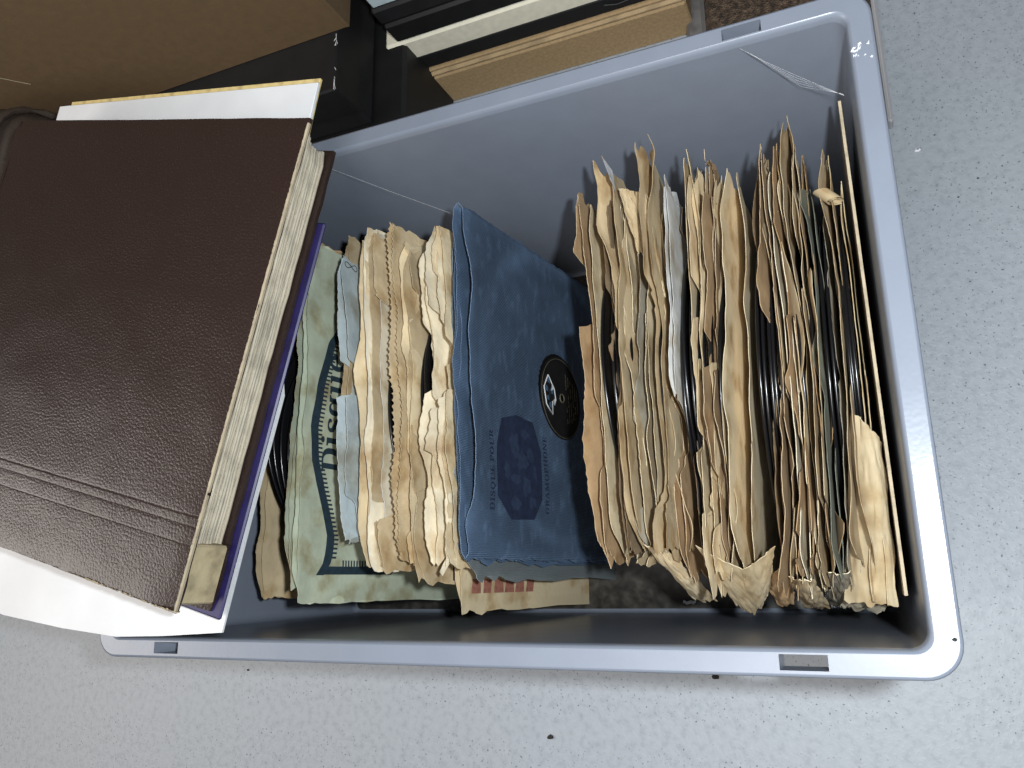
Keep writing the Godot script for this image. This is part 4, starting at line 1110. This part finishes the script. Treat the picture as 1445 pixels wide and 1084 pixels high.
# ---------------------------------------------------------------- things behind the bin
func background():
	# big carton, raised on the black boxes
	var t := thing("cardboard_box", "large brown cardboard box behind the album, filling the upper left corner", "cardboard box", Vector3(-0.70, 0.2, -0.68))
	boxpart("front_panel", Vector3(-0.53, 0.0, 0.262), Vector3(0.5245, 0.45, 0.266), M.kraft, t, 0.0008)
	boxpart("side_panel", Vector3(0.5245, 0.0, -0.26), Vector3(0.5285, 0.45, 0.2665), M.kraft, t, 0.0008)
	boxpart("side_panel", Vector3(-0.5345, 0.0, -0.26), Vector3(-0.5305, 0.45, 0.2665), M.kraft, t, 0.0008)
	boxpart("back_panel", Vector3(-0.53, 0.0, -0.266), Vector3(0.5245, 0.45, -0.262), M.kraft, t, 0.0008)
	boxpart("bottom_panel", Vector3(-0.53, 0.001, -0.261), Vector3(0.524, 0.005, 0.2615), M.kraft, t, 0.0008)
	var sc := B.new()
	sc.tube([Vector3(0.115, 0.105, 0.2663), Vector3(0.142, 0.075, 0.2663)], 0.0004, 4)
	put("scratch", sc.mesh(), M.card_edge, t)
	# black flat box under the carton
	t = thing("black_box", "black flat box under the big cardboard box, with a pale edge", "box", Vector3(-0.5, 0.125, -0.56))
	boxpart("lid", Vector3(-0.32, 0.030, -0.2), Vector3(0.312, 0.0745, 0.215), M.black_card, t, 0.002)
	boxpart("tray", Vector3(-0.316, 0.0, -0.196), Vector3(0.308, 0.0295, 0.211), M.grey_black, t, 0.002)
	var w := B.new(); var r := RandomNumberGenerator.new(); r.seed = 6
	for k in 14:
		var z := 0.14 + 0.075 * r.randf()
		w.tube([Vector3(0.311, 0.0745, z), Vector3(0.3115 + r.randf_range(-0.003, 0.002), 0.0748, z + r.randf_range(0.002, 0.008))], 0.0004, 4)
	put("pale_edging", w.mesh(), M.print_white, t).set_meta("kind", "stuff")  # short pale strokes along the right top edge of the lid
	# lower black case with white lettering
	t = thing("black_case", "black case with white lettering on top, just beyond the album's far corner", "case", Vector3(-0.40, 0.0, -0.42))
	boxpart("body", Vector3(-0.28, 0.0, -0.12), Vector3(0.245, 0.1185, 0.15), M.black_card, t, 0.004)
	boxpart("edge_band", Vector3(-0.276, 0.119, 0.085), Vector3(0.243, 0.1235, 0.148), M.black_card, t, 0.0015)
	var l := B.new()
	for q in [[-0.281, -0.384, -0.262, -0.368], [-0.271, -0.386, -0.246, -0.363], [-0.259, -0.384, -0.240, -0.366], [-0.285, -0.378, -0.272, -0.388], [-0.272, -0.388, -0.258, -0.385]]:
		l.tube([Vector3(q[0] + 0.40, 0.1190, q[1] + 0.42), Vector3(q[2] + 0.40, 0.1190, q[3] + 0.42)], 0.0008, 5)
	put("lettering", l.mesh(), M.print_white, t)
	t = thing("black_folder", "dull black folder leaning between the black box and the stacked cartons", "folder", Vector3(-0.215, 0.0, -0.42), deg_to_rad(-38))
	boxpart("cover", Vector3(-0.01, 0.0, -0.12), Vector3(0.0, 0.10, 0.14), M.grey_black, t, 0.002)
	boxpart("page_block", Vector3(-0.03, 0.002, -0.118), Vector3(-0.0105, 0.095, 0.137), M.black_card, t, 0.002)
	# upright brown book
	t = thing("upright_book", "upright brown book with speckled grey page edges beside the cardboard box", "book", Vector3(-0.237, 0.0, -0.52))
	boxpart("cover", Vector3(-0.003, 0.0, -0.16), Vector3(0.0, 0.33, 0.0), M.brown_cover, t, 0.001)
	boxpart("page_block", Vector3(-0.022, 0.004, -0.155), Vector3(-0.0035, 0.325, -0.003), M.speckled, t, 0.001)
	boxpart("cover", Vector3(-0.0255, 0.0, -0.16), Vector3(-0.0225, 0.33, 0.0), M.brown_cover, t, 0.001)
	# the stack beyond the bin
	t = thing("tan_box", "flat tan cardboard box at the bottom of the stack beyond the bin", "box", Vector3(-0.018, 0.0, -0.56))
	boxpart("tray", Vector3(-0.168, 0.0, -0.14), Vector3(0.166, 0.0530, 0.1195), M.tan_board, t, 0.002)
	boxpart("lid_edge", Vector3(-0.167, 0.0535, -0.14), Vector3(0.165, 0.0600, 0.1188), M.tan_lid, t, 0.0025)
	boxpart("lid", Vector3(-0.167, 0.0604, -0.14), Vector3(0.165, 0.0650, 0.1165), M.tan_board, t, 0.0015)
	t = thing("black_ring_binder", "thin black box lying on the flat tan box", "box", Vector3(-0.018, 0.0655, -0.57))
	boxpart("body", Vector3(-0.166, 0.0, -0.13), Vector3(0.168, 0.0235, 0.124), M.black_card, t, 0.002)
	var cd := B.new()
	cd.tube([Vector3(0.085, 0.014, 0.1243), Vector3(0.098, 0.010, 0.1246), Vector3(0.125, 0.013, 0.1243)], 0.0008, 6)
	put("pull_cord", cd.mesh(), M.grey_black, t)
	t = thing("cream_box", "cream flat box between two black ones in the stack beyond the bin", "box", Vector3(-0.018, 0.0893, -0.57))
	boxpart("body", Vector3(-0.163, 0.0, -0.13), Vector3(0.20, 0.0320, 0.1265), M.cream, t, 0.003)
	boxpart("torn_lining", Vector3(-0.165, 0.001, 0.06), Vector3(-0.1615, 0.028, 0.118), M.speckled, t, 0.001)
	t = thing("large_black_box", "tall black box resting on the cream one in the stack beyond the bin", "box", Vector3(-0.018, 0.1216, -0.575))
	boxpart("tray", Vector3(-0.146, 0.0, -0.13), Vector3(0.21, 0.0300, 0.1310), M.black_card, t, 0.003)
	boxpart("lid", Vector3(-0.147, 0.0304, -0.134), Vector3(0.214, 0.0540, 0.1290), M.grey_black, t, 0.003)
	t = thing("pale_blue_box", "pale blue box at the top of the stack, cut off by the photograph's edge", "box", Vector3(-0.018, 0.1762, -0.58))
	boxpart("body", Vector3(-0.142, 0.0, -0.13), Vector3(-0.06, 0.03, 0.132), M.ice, t, 0.002)
	boxpart("dark_body", Vector3(-0.0595, 0.0, -0.13), Vector3(0.20, 0.03, 0.128), M.black_card, t, 0.002)
	# fibre mat at the far right
	t = thing("doormat", "brown fibre doormat with grey binding behind the bin's far right corner", "doormat", Vector3(0.24, 0.0, -0.50))
	boxpart("pile", Vector3(-0.078, 0.0, -0.3), Vector3(0.082, 0.022, 0.225), M.mat_fibre, t, 0.006)
	boxpart("binding", Vector3(-0.099, 0.0, -0.3), Vector3(-0.0785, 0.020, 0.225), M.mat_edge, t, 0.004)
	boxpart("binding", Vector3(0.0825, 0.0, -0.3), Vector3(0.0875, 0.018, 0.228), M.pale_edge, t, 0.003)
	# leather bag at the far left
	t = thing("leather_bag", "rounded dark brown leather bag at the photograph's left edge behind the album", "bag", Vector3(-0.66, 0.0, -0.31))
	var b := B.new(); var P := []
	for j in 25:
		var e := PI * j / 24.0
		for i in 33:
			var a := TAU * i / 32.0
			var d := Vector3(sin(e) * cos(a), cos(e), sin(e) * sin(a))
			var k := 1.0 / pow(pow(absf(d.x), 3.0) + pow(absf(d.y), 3.0) + pow(absf(d.z), 3.0), 1.0 / 3.0)
			k *= 1.0 + 0.02 * nA.get_noise_3d(d.x * 2, d.y * 2, d.z * 2)
			P.append(d * k * Vector3(0.15, 0.165, 0.092) + Vector3(0, 0.165, 0))
	b.grid(P, 33)
	put("body", b.mesh(), M.bag, t)
	var s := B.new(); var pts := []
	for i in 41:
		var a := TAU * i / 40.0
		var k := 1.0 / pow(pow(absf(cos(a)), 3.0) + pow(absf(sin(a)), 3.0), 1.0 / 3.0)
		pts.append(Vector3(0.112, 0.165 + 0.148 * k * sin(a), 0.080 * k * cos(a)))
	s.tube(pts, 0.004, 8)
	put("seam_piping", s.mesh(), M.bag, t)

# ---------------------------------------------------------------- cobwebs
func cobwebs():
	var b := B.new()
	b.tube([Vector3(-0.112, 0.312, -0.1835), Vector3(-0.067, 0.2745, -0.1665), Vector3(-0.022, 0.24, -0.150)], 0.00008, 4)
	var o := put("cobweb_strand", b.mesh(), M.web, self)
	tag(o, "single cobweb thread on the far wall above the tan sleeves left of the blue ones", "cobweb")
	b = B.new()
	for k in 5:
		var a := Vector3(0.222 + 0.002 * k, 0.316 - 0.003 * k, -0.1825)
		var c := Vector3(0.280, 0.285 - 0.006 * k, -0.150 - 0.004 * k)
		var mid := a.lerp(c, 0.5) + Vector3(0, -0.003 * k - 0.002, 0)
		b.tube([a, a.lerp(mid, 0.5) + Vector3(0, -0.001, 0), mid, mid.lerp(c, 0.5), c], 0.00007, 4)
	o = put("cobweb", b.mesh(), M.web, self)
	tag(o, "fan of cobweb threads across the bin's far right corner", "cobweb")
